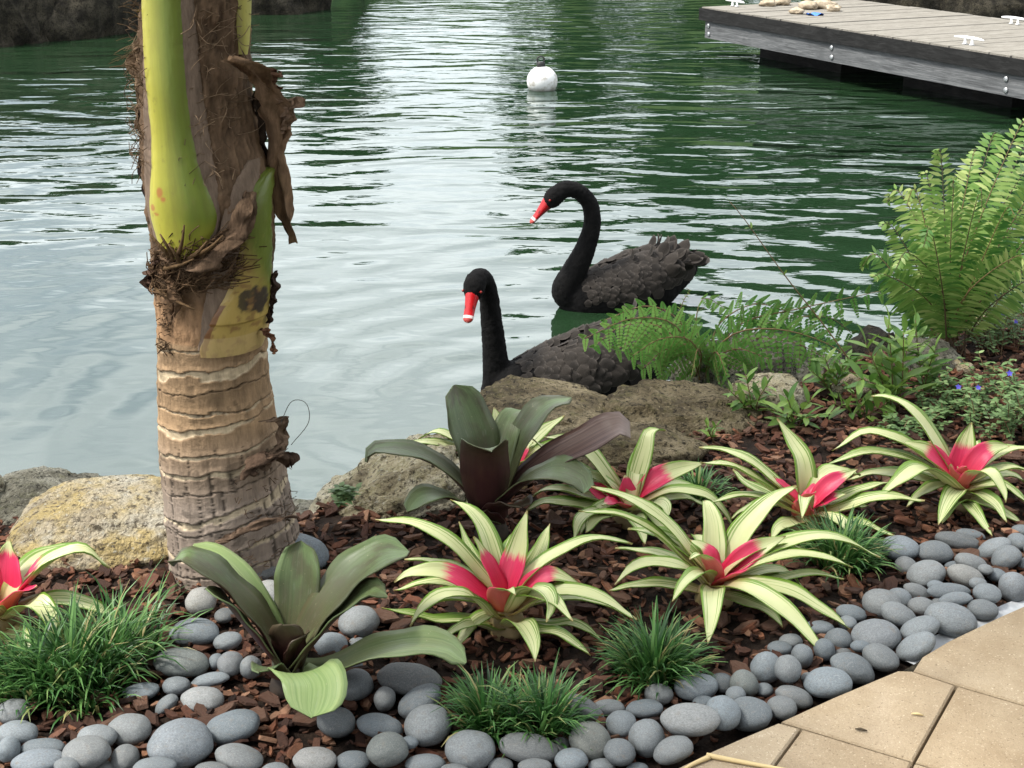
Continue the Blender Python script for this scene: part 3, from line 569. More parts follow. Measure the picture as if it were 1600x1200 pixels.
# leaf stalks that clasp the stem
n = NT('green_leaf_stalk'); cl = n.tint(); oc = n.co(); cl = n.mix(n.ramp(n.noise(60, 3, .6, oc), [(.62, 0), (.70, .35)]), cl, (.20, .19, .04))
cl = n.mix(n.ramp(n.noise(9, 5, .65, n.map(oc, (3, 3, 1))), [(.5, 0), (.7, .35)]), cl, (.16, .13, .03))
M_stalk = n.done(n.bsdf(cl, .42, n.bump(n.noise(30, 3, .5, n.map(oc, (8, 8, 1))), .12, .003), .45))
def clasp(name, prof, bulge, colf, mat, back=True, nu=61, step=2, wob=0.0):
    prof = np.array(prof, float); prof = prof[np.argsort(prof[:, 0])]; ysr = np.arange(prof[0, 0], prof[-1, 0] + .1, step); V = []; C = []
    for y in ysr:
        ysm = y + np.linspace(-30, 30, 13) * min(1, (y - prof[0, 0]) / 30, (prof[-1, 0] - y) / 30); cx = np.interp(ysm, prof[:, 0], prof[:, 1]).mean(); hw = np.interp(ysm, prof[:, 0], prof[:, 2]).mean()
        for j in range(nu):
            u = j / (nu - 1) * 2 - 1; wv = wob * noise.fractal(Vector((u * 3, y / 14, 5.)), 1, 2, 3)
            x = cx + u * hw + wv; V.append(on_palm(x, y, bulge(u, y) * max(0, 1 - u * u) ** .55 + (.0012 if abs(u) < .98 else -.004))); C.append(colf(u, y, x))
    mb = MB(); mb.add(np.array(V), [f[::-1] for f in grid_faces(len(ysr), nu)], 0, None, np.array(C)); return link(name, mb.mesh(name, True, PB), mat, palm)
def c_stalk(u, y, x):
    k = np.clip((u + .75) / 1.1, 0, 1); rb_ = 1 + .10 * noise.noise(Vector((u * 9, y / 160., 7))) + .07 * noise.noise(Vector((u * 30, y / 60., 2))); ye = np.array([.46, .42, .06]) * rb_; gr_ = np.array([.155, .205, .024]) * rb_; c = ye * (1 - k) + gr_ * k
    if u < -.7: c = c * .85 + .15 * gr_
    b = np.clip((y - 315) / 45, 0, 1); c = c * (1 - .6 * b) + .6 * b * np.array([.50, .47, .06])
    q = noise.noise(Vector((x / 14., y / 22., 0)));
    for (ex_, ey_, rx_, ry_) in ((281, 279, 7, 9), (287, 288, 5, 5), (269, 305, 6, 6), (274, 312, 6, 3)):
        k_ = np.clip((1.0 - ((x - ex_) / rx_) ** 2 - ((y - ey_) / ry_) ** 2 - .9 * q) * 1.6, 0, .85); c = c * (1 - k_) + k_ * np.array([.36, .13, .04])
    return c
n = NT('brown_felt'); oc = n.co(); M_felt = n.done(n.bsdf(n.mix(.6, n.tint(), n.ramp(n.noise(40, 5, .7, n.map(oc, (6, 6, 1))), [(.3, .55), (.7, 1.3)]), 'MULTIPLY'), .95, n.bump(n.noise(90, 4, .7, n.map(oc, (3, 3, 1))), .5, .003), .1))
def c_felt(u, y, x): return np.array([.21, .155, .115]) * (1 + .25 * noise.fractal(Vector((x / 9., y / 40., 2)), 1, 2, 3))
clasp('stalk_margin', [(-470, 296, 30), (-90, 274, 43), (0, 278, 43), (120, 287, 46), (220, 294, 55), (290, 301, 62), (340, 306, 58), (372, 306, 38)], lambda u, y: .010, c_felt, M_felt, wob=1.6)
clasp('leaf_stalk', [(-470, 290, 22), (-90, 268, 34), (0, 272, 34), (100, 279, 33), (200, 291, 33), (260, 298, 41), (300, 305, 54), (335, 308, 54), (358, 306, 40), (376, 304, 22)], lambda u, y: .020, c_stalk, M_stalk, wob=.8)
def c_stalk2(u, y, x):
    c = np.array([.115, .155, .018]) * (1 - max(0, -u) * .2) * (1 + .15 * noise.noise(Vector((u * 7, y / 60., 3)))); b = np.clip((y - 385 + (u - .2) * -55) / 60, 0, 1); c = c * (1 - b) + b * np.array([.42, .30, .085])
    q = noise.fractal(Vector((x / 13., y / 13., 4)), 1, 2, 3)
    k_ = np.clip((.85 - ((x - 400) / 21) ** 2 - ((y - 448) / 26) ** 2 - .8 * q) * 3, 0, 1); c = c * (1 - k_) + k_ * np.array([.04, .028, .022]); k_ = np.clip((q - .15) * 2.5, 0, .7) * b; c = c * (1 - k_) + k_ * np.array([.20, .10, .04])
    if u < -.75 and y > 450: c = np.array([.17, .075, .025])
    if y > 500: c = c * .5 + .5 * np.array([.52, .38, .19])
    return c
clasp('stalk_margin', [(240, 402, 8), (300, 392, 24), (380, 384, 32), (450, 372, 36), (520, 372, 46)], lambda u, y: .004, c_felt, M_felt, wob=2.0)
clasp('leaf_stalk', [(258, 418, 2), (275, 414, 9), (300, 409, 16), (380, 405, 21), (430, 398, 26), (470, 384, 38), (515, 374, 46), (530, 372, 42)], lambda u, y: .014 - .006 * (y > 480), c_stalk2, M_stalk, wob=1.5)
clasp('leaf_stalk', [(-470, 350, 14), (-90, 380, 6), (60, 383, 5), (80, 382, 2)], lambda u, y: .012, lambda u, y, x: np.array([.45, .42, .10]), M_stalk, nu=9)
# torn brown husk hanging on the right, left lip, and frayed collar
n = NT('torn_husk'); oc = n.co(); M_husk = n.leafy(n.mix(.7, n.tint(), n.ramp(n.noise(24, 6, .7, n.map(oc, (5, 5, 1))), [(.3, .45), (.7, 1.5)]), 'MULTIPLY'), .9, .15, n.bump(n.noise(60, 4, .7, n.map(oc, (4, 4, 1))), .8, .005), .1)
def husk(path, widths, seed, c0=(.24, .155, .095), crump=.012, nu=9, nt=40, ddy=-.05):
    P3 = np.array([at_y(x, y, PY + d) for x, y, d in path]) - PB; S = spline(np.hstack([P3, np.array(widths)[:, None] / PK]), nt); V = []; C = []
    for i in range(nt):
        for j in range(nu):
            u = j / (nu - 1) * 2 - 1; jag = 1 + .35 * noise.noise(Vector((i * .55, math.copysign(3, u), seed)))
            q = Vector((u * 1.5, i * .16, seed * 2.3)); dv = np.array([noise.noise(q), noise.noise(q + Vector((9, 0, 0))), noise.noise(q + Vector((0, 9, 0))) * .5]) * crump * 1.6
            V.append(S[i, :3] + np.array([u * S[i, 3] * jag, abs(u) * S[i, 3] * .5, 0]) + dv); C.append(np.array(c0) * (1 + .5 * noise.fractal(q * 2, 1, 2, 3)))
    V = np.array(V); F = grid_faces(nt, nu); V2 = V + np.array([0, .0025, 0]); mb = MB(); mb.add(V, F, 0, None, np.array(C)); mb.add(V2, [f[::-1] for f in F], 0, None, np.array(C)); return link('husk', mb.mesh('husk'), M_husk, palm)
husk([(352, 92, -.115), (385, 105, -.10), (412, 135, -.06), (430, 170, -.03), (436, 210, -.02), (434, 255, -.01), (440, 300, -.01), (447, 340, 0), (456, 380, .01)], [16, 16, 15, 20, 17, 11, 13, 9, 2], 1)
husk([(424, 150, -.02), (424, 130, -.02), (432, 108, -.02)], [9, 8, 1.5], 2, (.20, .11, .07))
husk([(430, 165, -.03), (448, 155, -.03), (452, 172, -.03), (444, 205, -.02)], [14, 10, 9, 4], 3, (.27, .18, .12))
husk([(404, 140, -.02), (402, 190, .0), (408, 240, 0), (412, 290, -.02)], [7, 8, 9, 4], 4, (.05, .035, .025))
husk([(228, 60, -.04), (216, 90, -.03), (218, 130, -.03), (226, 200, -.03)], [6, 13, 10, 4], 5, (.25, .17, .11))
husk([(226, 190, .0), (224, 250, .0), (232, 310, 0), (244, 350, 0)], [4, 5, 6, 3], 6, (.035, .025, .022))
husk([(250, 400, -.07), (240, 415, -.06), (232, 440, -.05), (236, 458, -.05)], [8, 10, 8, 3], 7, (.09, .055, .04))
husk([(262, 395, -.10), (300, 425, -.135), (330, 400, -.14), (372, 360, -.125), (395, 300, -.10)], [14, 22, 24, 18, 8], 8, (.13, .085, .055), .012)
husk([(258, 420, -.09), (275, 455, -.115), (268, 500, -.115)], [10, 9, 3], 9, (.16, .10, .06), .008)
husk([(415, 660, -.075), (438, 655, -.06), (440, 690, -.06), (420, 715, -.085), (412, 735, -.10)], [8, 9, 8, 7, 3], 10, (.16, .11, .075), .008)
husk([(380, 748, -.125), (410, 720, -.115), (440, 712, -.085), (452, 730, -.06)], [10, 17, 18, 6], 11, (.10, .065, .045), .01)
husk([(340, 850, -.145), (380, 832, -.15), (420, 815, -.13), (455, 812, -.09)], [6, 10, 12, 6], 12, (.12, .08, .055), .01)
husk([(418, 505, -.04), (424, 480, -.03), (430, 425, -.02)], [3, 5, 2], 13, (.07, .045, .035), .008)
husk([(410, 515, -.06), (424, 530, -.05), (428, 553, -.05)], [4, 4, 1], 14, (.20, .10, .06), .006)
# stiff broken stubs and loose fibres
m = MB()
for (x0, y0, x1, y1) in ((296, 378, 276, 340), (300, 380, 290, 337), (304, 376, 319, 321), (309, 385, 300, 350), (318, 378, 345, 345), (330, 372, 362, 338), (285, 395, 330, 372), (270, 432, 330, 448)):
    a = on_palm(x0, y0, .016) - PB; b = on_palm(x1, y1, .034) - PB; tube(m, spline([a, (a + b) / 2 + [.004, -.008, 0], b], 7), np.linspace(.0052, .0015, 7), 6, 0, (.15, .095, .05))
link('stub', m.mesh('stub'), M_husk, palm)
m = MB(); r = random.Random(4)
def fibre(x, y, dx, dy_, L, o1=.004, o2=.02, c=(.20, .14, .09), rad=.0007):
    a = on_palm(x, y, o1) - PB; b = on_palm(np.clip(x + dx * L, 190, 470), y + dy_ * L, o2) - PB; mid_ = (a + b) / 2 + np.array([r.uniform(-.01, .01), r.uniform(-.012, .002), r.uniform(-.008, .008)])
    tube(m, spline([a, mid_, b], 6), rad, 3, 0, tuple(np.array(c) * r.uniform(.5, 1.5)), cap=False)
for k in range(230):
    y = r.uniform(-40, 250); x = r.choice([r.uniform(215, 245), r.uniform(318, 384)]); a = r.uniform(0, 6.28); fibre(x, y, math.cos(a), math.sin(a), r.uniform(8, 38))
for k in range(300):
    x = r.uniform(250, 375); y = 395 + (x - 300) * -.25 + r.uniform(-35, 40); a = r.gauss(-.5, .5); fibre(x, y, math.cos(a), math.sin(a), r.uniform(10, 42), .008, .022, (.15, .095, .055), .0010)
for k in range(60):
    x = r.uniform(262, 285); y = r.uniform(455, 530); fibre(x, y, r.uniform(-.3, .6), r.uniform(-.6, .3), r.uniform(5, 16), .001, .008, (.10, .065, .04))
for k in range(40):
    x = r.uniform(214, 232); y = r.uniform(-20, 110); a = on_palm(x, y, .0) - PB; d = np.array([-r.uniform(.01, .045), -r.uniform(0, .03), r.uniform(-.02, .02)]); tube(m, spline([a, a + d * .5 + [0, 0, .004], a + d], 5), .0006, 3, 0, (.22, .15, .09), cap=False)
for k in range(70):
    x = r.uniform(385, 470); y = r.uniform(690, 860); fibre(min(x, 455), y, r.uniform(-.7, .7), r.uniform(-.6, .6), r.uniform(6, 20), .003, .014, (.12, .08, .05))
S = spline([at_y(x, y, PY + d) - PB for x, y, d in ((437, 665, -.06), (455, 628, -.06), (478, 630, -.06), (482, 660, -.06), (455, 695, -.06))], 30); tube(m, S, .0007, 4, 0, (.2, .2, .18))
tag(link('fibre', m.mesh('fibre'), M_husk, palm), kind='stuff')
# crown of fronds above the picture
n = NT('palm_frond'); M_frond = n.leafy(n.ramp(n.attr('tint').outputs['Fac'], [(0, (.05, .11, .02)), (1, (.12, .20, .04))]), .4, .3)
top_c, _ = axis(-480); top_c = top_c - PB
for k in range(5):
    a = k * 1.26 + .3; L = 1.9 + .3 * math.sin(k * 3.1); el = R(78 - 3.5 * k); m = MB(); n_ = 26; P = [top_c + np.array([0, 0, -.35])]; e = el
    for i in range(n_): e -= (.045 + .0016 * i); P.append(P[-1] + np.array([math.cos(a) * math.cos(e), math.sin(a) * math.cos(e), math.sin(e)]) * L / n_)
    P = np.array(P); tube(m, P, np.linspace(.022, .004, len(P)), 6, 0, (.5, .5, .5)); sd_ = np.array([-math.sin(a), math.cos(a), 0])
    for i in range(6, len(P)):
        for s_ in (-1, 1):
            for h_ in (0, .5):
                b = P[i - 1] * h_ + P[i] * (1 - h_); T = unit(P[i] - P[i - 1]); d = unit(sd_ * s_ + T * .7 + [0, 0, -.25]); l = .42 * math.sin(math.pi * (i - 4) / (len(P) - 2)) + .08; wv = np.cross(d, [0, 0, 1.]); wv = unit(wv) * .016
                m.add([b, b + d * l * .5 + wv + [0, 0, -.01], b + d * l + [0, 0, -.1 * l], b + d * l * .5 - wv + [0, 0, -.01]], [(0, 1, 2, 3)], 0, None, (r.random(),) * 3)
    link('frond', m.mesh('frond', False), M_frond, palm)
# ================================================================== BROMELIADS
def leaf_mesh(P, W, kind, chan=.22, thick=.0016, nt=20, nu=9, pink=0.0, side=None, seed=0, twist=0.0, green=0.0):
    """blade through the points P (metres); upper face slot 0, lower face slot 1"""
    S = spline(P, nt); T = unit(np.gradient(S, axis=0)); a = S[-1] - S[0]; a[2] = 0
    if np.linalg.norm(a) < .03: a = np.array([0, 1., 0]) if side is None else np.array(side, float)
    a = unit(a); sd0 = np.cross([0, 0, 1.], a); r = random.Random(seed); V = []; UV = []; C = []; ND = []
    for i in range(nt):
        t = i / (nt - 1); sd = unit(sd0 - T[i] * np.dot(sd0, T[i])); N = np.cross(T[i], sd)
        tw = twist * min(1, t * 1.6); sd, N = sd * math.cos(tw) + N * math.sin(tw), N * math.cos(tw) - sd * math.sin(tw)
        if kind == 'strap': f = min(1, .62 + .85 * t) * (1 - max(0, (t - .40) / .605) ** 1.9)
        else: f = min(1, .70 + .6 * t) * math.sqrt(max(.004, 1 - max(0, (t - .68) / .325) ** 2.6))
        if t > .995: f = .03
        wob = 1 + .03 * math.sin(t * 13 + seed)
        for j in range(nu):
            u = j / (nu - 1) * 2 - 1; ripple = .012 * W * math.sin(t * 21 + seed * 1.7 + (u > 0) * 1.3) * abs(u) ** 3 * 4 * t
            V.append(S[i] + sd * u * W / 2 * f * wob + N * (chan * W * (u * u - .3) * (1.25 - .6 * t) * f + ripple)); ND.append(N)
            UV.append((u * .5 + .5, t)); C.append((pink, green, (seed * .137) % 1))
    V = np.array(V); ND = np.array(ND); F = grid_faces(nt, nu); m = MB()
    m.add(V, [f[::-1] for f in F], 0, UV, np.array(C)); m.add(V - ND * thick, F, 1, UV, np.array(C))
    k = nt * nu; E = []
    for i in range(nt - 1):
        for j, fl in ((0, 0), (nu - 1, 1)):
            q = (i * nu + j, (i + 1) * nu + j, k + (i + 1) * nu + j, k + i * nu + j); E.append(q if fl else q[::-1])
    m.f.extend(E); m.mi.extend([0] * len(E)); return m
def varieg(name, under):
    n = NT(name); uv = n.co('UV'); s = n.N('SeparateXYZ'); n.l.new(uv, s.inputs[0]); at = n.N('SeparateXYZ'); n.l.new(n.tint(), at.inputs[0])
    u, t = s.outputs['X'], s.outputs['Y']; ab = n.math('MULTIPLY', n.math('ABSOLUTE', n.math('SUBTRACT', u, .5)), 2.0)
    cv = n.N('CombineXYZ'); n.set(cv.inputs[0], n.math('MULTIPLY', u, 17.0)); n.set(cv.inputs[1], n.math('MULTIPLY', t, .55)); n.set(cv.inputs[2], n.math('MULTIPLY', at.outputs['Z'], 40.0))
    lines = n.noise(1.0, 3, .6, cv.outputs[0])
    cream = n.mix(n.noise(3, 2, .5, uv), (.56, .60, .28), (.67, .69, .41)); green = (.14, .27, .028)
    thr = n.math('ADD', n.math('MULTIPLY', n.math('POWER', ab, 3.0), .27), n.math('MULTIPLY', at.outputs['Y'], .16))
    g = n.ramp(n.math('ADD', lines, thr), [(.64, 0), (.70, 1)])
    c = n.mix(n.math('MULTIPLY', g, .9), cream, green)
    c = n.mix(n.ramp(ab, [(.86, 0), (.94, .85)]), c, (.17, .31, .035))
    # pink heart of the rosette, cut off across the blade
    jag = n.math('ADD', t, n.math('MULTIPLY', n.math('SUBTRACT', n.noise(1, 4, .7, n.map(uv, (16, 3, 1))), .5), .26))
    pk = n.math('MULTIPLY', n.math('SUBTRACT', at.outputs['X'], jag), 13.0, clamp=True)
    red = n.mix(n.math('DIVIDE', t, n.math('MAXIMUM', at.outputs['X'], .01), clamp=True), (.66, .010, .045), (.70, .06, .16))
    red = n.mix(n.ramp(n.noise(1, 2, .5, n.map(uv, (22, 1.2, 1))), [(.4, 0), (.8, .35)]), red, (.40, .008, .04))
    c = n.mix(pk, c, red)
    bl = n.ramp(t, [(.0, .75), (.16, .45), (.38, 0)]); c = n.mix(n.math('MULTIPLY', bl, n.math('SUBTRACT', 1.0, pk)), c, (.66, .33, .22))
    c = n.mix(n.ramp(n.noise(1, 3, .6, n.map(uv, (40, 60, 1))), [(.68, 0), (.74, .35)]), c, (.25, .17, .06))
    c = n.mix(n.ramp(n.math('ADD', t, n.math('MULTIPLY', n.noise(9, 2, .6, uv), .05)), [(.985, 0), (1.0, .7)]), c, (.35, .24, .09))
    if under: c = n.mix(.25, c, (.45, .45, .16))
    nm = n.bump(n.noise(1, 2, .5, n.map(uv, (32, .6, 1))), .25, .003)
    return n.leafy(c, .34, .22, nm, .45)
M_var, M_varu = varieg('striped_leaf', False), varieg('striped_leaf_underside', True)
def dark_leaf(name, under, brown=False):
    n = NT(name); uv = n.co('UV'); s = n.N('SeparateXYZ'); n.l.new(uv, s.inputs[0]); at = n.N('SeparateXYZ'); n.l.new(n.tint(), at.inputs[0]); t = s.outputs['Y']
    cv = n.N('CombineXYZ'); n.set(cv.inputs[0], n.math('MULTIPLY', s.outputs['X'], 26.0)); n.set(cv.inputs[1], n.math('MULTIPLY', t, .8)); n.set(cv.inputs[2], n.math('MULTIPLY', at.outputs['Z'], 30.0)); ln = n.noise(1, 4, .6, cv.outputs[0])
    cv2 = n.N('CombineXYZ'); n.set(cv2.inputs[0], n.math('MULTIPLY', s.outputs['X'], 2.6)); n.set(cv2.inputs[1], n.math('MULTIPLY', t, 3.4)); n.set(cv2.inputs[2], n.math('MULTIPLY', at.outputs['Z'], 50.0)); bl = n.noise(1, 4, .6, cv2.outputs[0])
    if brown: c = n.ramp(ln, [(.3, (.045, .022, .018)), (.6, (.12, .068, .055)), (.8, (.30, .22, .19))]); c = n.mix(n.ramp(t, [(.8, 0), (1, .6)]), c, (.38, .31, .27))
    elif under: c = n.mix(n.ramp(bl, [(.4, 0), (.7, .6)]), (.042, .014, .016), (.075, .035, .024)); c = n.mix(n.ramp(t, [(.55, 0), (1, .35)]), c, (.10, .115, .05))
    else:
        c = n.ramp(t, [(0, (.045, .012, .014)), (.26, (.055, .018, .017)), (.42, (.052, .036, .022)), (.62, (.058, .075, .036)), (.85, (.095, .14, .06)), (1, (.15, .22, .09))])
        c = n.mix(n.ramp(bl, [(.40, 0), (.58, .9)]), c, (.050, .026, .027)); c = n.mix(n.ramp(ln, [(.35, .45), (.6, 0)]), c, (.055, .075, .034))
        c = n.mix(n.math('MULTIPLY', at.outputs['Y'], 1.0), c, n.ramp(ln, [(.3, (.17, .27, .085)), (.7, (.33, .42, .17))]))
        c = n.mix(n.ramp(n.math('ADD', t, n.math('MULTIPLY', n.noise(12, 3, .6, uv), .08)), [(1.015, 0), (1.04, 1)]), c, (.45, .33, .17))
        c = n.mix(n.ramp(n.noise(1, 3, .7, n.map(uv, (6, 5, 1))), [(.6, 0), (.75, .30)]), c, (.30, .33, .27))
        c = n.mix(n.ramp(n.noise(1, 2, .6, n.map(uv, (30, 50, 1))), [(.68, 0), (.73, .6)]), c, (.36, .33, .20))
    return n.leafy(c, .40, .10, n.bump(n.math('ADD', ln, n.math('MULTIPLY', bl, .5)), .22, .004), .45)
M_dk, M_dku, M_dkb = dark_leaf('dark_leaf', False), dark_leaf('dark_leaf_underside', True), dark_leaf('dried_leaf', False, True)
def bromeliad(bx_, by_, leaves, label, kind, W, fill=0, seed=1, hub=.05, group=None):
    b = at_z(bx_, by_, 0); b[2] = float(ground_z(b[0], b[1])) ; t = empty('bromeliad', b, label, 'bromeliad', group); r = random.Random(seed); k = 0
    mats = [M_var, M_varu] if kind == 'strap' else [M_dk, M_dku]
    def put(P, W_, pink, green, tw, i, mm=None, chan=.20):
        P = np.array(P); P[:, 2] = np.maximum(P[:, 2], .012); P[:, 2] = np.maximum(P[:, 2], np.linspace(.0, .012, len(P)))
        link('leaf', leaf_mesh(P, W_, kind, chan, .0016 if kind == 'strap' else .0024, pink=(pink + .10 if pink > .3 else pink), green=green, seed=seed * 31 + i, twist=tw).mesh('leaf'), mm or mats, t)
    for i, lf in enumerate(leaves):
        pts = lf[0]; op = lf[1] if len(lf) > 1 else {}
        dy = op.get('dy', 0.0); n_ = len(pts); root = np.array([0, 0, .035])
        P = [np.array([0, 0, .012]) if op.get('low') else root]
        for q, p in enumerate(pts):
            f = (q + 1) / n_; P.append(at_y(p[0], p[1], b[1] + (p[2] if len(p) > 2 else dy * f)) - b)
        put(P, W * op.get('w', 1), op.get('pk', 0.0), op.get('g', r.uniform(0, .35)), op.get('tw', r.uniform(-.12, .12)), i, op.get('m'), op.get('ch', .20 if kind == 'strap' else .16))
    for i in range(fill):
        a = i * 2.399 + seed; L = r.uniform(.16, .25) * (W / .046 if kind == 'strap' else 1); e = R(r.uniform(20, 62)); P = [np.array([0, 0, .03])]
        for q in range(4): P.append(P[-1] + np.array([math.cos(a) * math.cos(e), math.sin(a) * math.cos(e), math.sin(e)]) * L / 4); e -= R(r.uniform(18, 34))
        put(P, W * r.uniform(.8, 1.05), r.choice([0, 0, .15]), r.uniform(0, .8), r.uniform(-.2, .2), 100 + i)
    m = MB(); tube(m, [(0, 0, -.02), (0, 0, .012), (0, 0, .035), (0, 0, .055)], [hub * .6, hub * .7, hub * .55, hub * .2], 14); link('leaf_base', m.mesh('leaf_base'), M_hub if kind == 'strap' else M_dkhub, t); return t
n = NT('pale_leaf_base'); M_hub = n.done(n.bsdf(n.ramp(n.noise(20, 4, .6, n.co()), [(.3, (.16, .13, .05)), (.7, (.42, .30, .15))]), .6))
n = NT('dark_leaf_base'); M_dkhub = n.done(n.bsdf(n.ramp(n.noise(30, 4, .6, n.co()), [(.3, (.015, .011, .009)), (.7, (.07, .05, .035))]), .8))
G_V = 'striped bromeliads in the mulch bed'
bromeliad(792, 985, [
    ([(783, 925), (765, 885), (741, 838)], dict(dy=.03, pk=.72)), ([(792, 920), (806, 870), (823, 798)], dict(dy=.06, pk=.50, w=1.2)), ([(812, 930), (835, 908), (864, 897), (905, 912)], dict(dy=-.01, pk=.66, w=.9, tw=.8)),
    ([(768, 937), (701, 895), (645, 893), (616, 910)], dict(dy=.0, pk=.52, w=.95, tw=-.6)), ([(786, 945), (780, 925), (793, 920), (806, 929)], dict(dy=-.09, pk=.66, w=1.1)), ([(806, 945), (823, 920), (850, 920), (862, 943), (854, 972)], dict(dy=-.13, w=1.05)),
    ([(770, 962), (738, 932), (697, 928), (659, 950), (641, 979)], dict(dy=-.12, w=1.1)), ([(800, 975), (815, 972), (832, 1000), (836, 1034)], dict(dy=-.19, w=1.1, low=1)), ([(770, 982), (734, 974), (689, 997)], dict(dy=-.10, low=1)),
    ([(815, 952), (854, 928), (905, 924), (952, 941), (995, 968)], dict(dy=-.07, w=1.1)), ([(805, 930), (826, 898), (875, 862), (935, 840), (988, 850)], dict(dy=.04, w=1.1)), ([(806, 930), (830, 890), (848, 850), (859, 818)], dict(dy=.09, w=1.1, g=.5)),
    ([(778, 930), (752, 898), (704, 847), (650, 818), (586, 811)], dict(dy=.06, w=1.0)), ([(785, 920), (770, 862), (754, 820), (728, 791), (704, 781)], dict(dy=.12, w=1.05)), ([(776, 930), (738, 865), (717, 815)], dict(dy=.14, w=.7, g=.6)),
    ([(772, 935), (722, 893), (680, 877), (632, 873)], dict(dy=.07, w=.8, g=.5)), ([(768, 950), (725, 922), (680, 908), (615, 922)], dict(dy=.03, g=.4)), ([(765, 972), (728, 968), (680, 968), (638, 957), (596, 950)], dict(dy=-.03, g=.9, w=.9, low=1)),
    ([(810, 980), (838, 985), (878, 991), (923, 1024)], dict(dy=-.12, g=.7, w=.9, low=1)), ([(812, 975), (860, 978), (899, 974), (944, 1006)], dict(dy=-.05, g=.8, w=.9, low=1)), ([(786, 925), (782, 880), (775, 836)], dict(dy=.12, w=.7, g=.8))],
    'striped cream bromeliad with red heart, right of the front dark bromeliad', 'strap', .041, 5, 3, group=G_V)
bromeliad(1115, 945, [
    ([(1116, 905), (1109, 880), (1095, 866), (1077, 873)], dict(dy=-.05, pk=.62, w=1.1)), ([(1114, 885), (1106, 862), (1079, 843)], dict(dy=.03, pk=.66, w=1.1)), ([(1130, 900), (1157, 876), (1183, 857), (1228, 838)], dict(dy=.01, pk=.62, w=1.05, tw=1.0)), ([(1126, 908), (1148, 898), (1172, 888)], dict(dy=-.05, pk=.9, w=.9)),
    ([(1132, 905), (1160, 890), (1214, 870), (1275, 867), (1333, 886)], dict(dy=-.03, w=.95, pk=.12)), ([(1135, 900), (1184, 868), (1231, 848), (1299, 838), (1376, 870)], dict(dy=.03, w=1.1)), ([(1122, 895), (1138, 870), (1170, 818), (1214, 774), (1245, 760)], dict(dy=.10, w=1.3)),
    ([(1117, 890), (1116, 850), (1114, 815), (1106, 787), (1100, 783)], dict(dy=.14, w=1.1)), ([(1108, 895), (1078, 862), (1049, 825), (995, 784), (924, 759)], dict(dy=.06, w=1.0)), ([(1104, 900), (1069, 872), (1012, 823), (961, 802), (904, 798)], dict(dy=.02, w=1.05)),
    ([(1104, 915), (1076, 890), (1029, 879), (988, 886), (961, 914)], dict(dy=-.08, w=1.05)), ([(1102, 905), (1060, 878), (1015, 862), (961, 856)], dict(dy=.09, g=.5)), ([(1100, 925), (1060, 916), (1010, 912), (951, 922)], dict(dy=.02, g=.5)),
    ([(1115, 918), (1113, 930), (1112, 960), (1106, 1006)], dict(dy=-.22, w=1.05, g=.1)), ([(1130, 915), (1160, 916), (1202, 935), (1252, 977), (1291, 1038)], dict(dy=-.20, w=1.15, g=.1)), ([(1135, 915), (1172, 911), (1231, 922), (1284, 951), (1328, 1010)], dict(dy=-.11, w=1.15)),
    ([(1140, 915), (1212, 906), (1265, 895), (1319, 904)], dict(dy=-.03, w=.8, g=.6)), ([(1138, 912), (1196, 892), (1231, 894), (1255, 918)], dict(dy=.03, g=.3)), ([(1130, 930), (1170, 942), (1204, 956), (1223, 980)], dict(dy=-.12, w=.9, low=1)), ([(1118, 880), (1135, 850), (1150, 835)], dict(dy=.12, w=.8, g=.4))],
    'largest striped cream bromeliad with pink heart, its leaves reaching the pebbles', 'strap', .041, 4, 8, group=G_V)
bromeliad(985, 818, [
    ([(970, 785), (937, 768), (911, 750)], dict(dy=.0, pk=.95, tw=-.8)), ([(979, 780), (979, 758), (977, 742)], dict(dy=.03, pk=.86)), ([(998, 775), (1021, 752), (1050, 736), (1100, 723)], dict(dy=.03, pk=.52, w=1.1, tw=.8)), ([(974, 790), (958, 783), (940, 790)], dict(dy=-.06, pk=.8)),
    ([(988, 775), (998, 740), (1009, 702), (1016, 674), (1040, 672)], dict(dy=.10, w=1.2)), ([(974, 780), (946, 740), (915, 702), (888, 686), (850, 682)], dict(dy=.08, w=1.2)), ([(968, 785), (912, 740), (870, 711), (832, 686)], dict(dy=.05, w=1.2)), ([(968, 790), (895, 768), (856, 763), (832, 776)], dict(dy=.0)),
    ([(965, 798), (905, 789), (855, 783), (822, 797)], dict(dy=-.06, w=1.2, g=.5)), ([(968, 802), (935, 808), (915, 832)], dict(dy=-.12, w=1.3)), ([(960, 800), (925, 800), (905, 815), (897, 845)], dict(dy=-.14)), ([(998, 788), (1050, 767), (1100, 772), (1130, 796), (1147, 842)], dict(dy=-.06)),
    ([(996, 795), (1025, 783), (1040, 791), (1042, 812)], dict(dy=-.12)), ([(988, 805), (1000, 820), (1008, 850)], dict(dy=-.16, low=1)), ([(1000, 790), (1060, 775), (1105, 790)], dict(dy=.03, g=.4))],
    'striped bromeliad with deep pink heart just right of the back dark bromeliad', 'strap', .042, 5, 13, group=G_V)
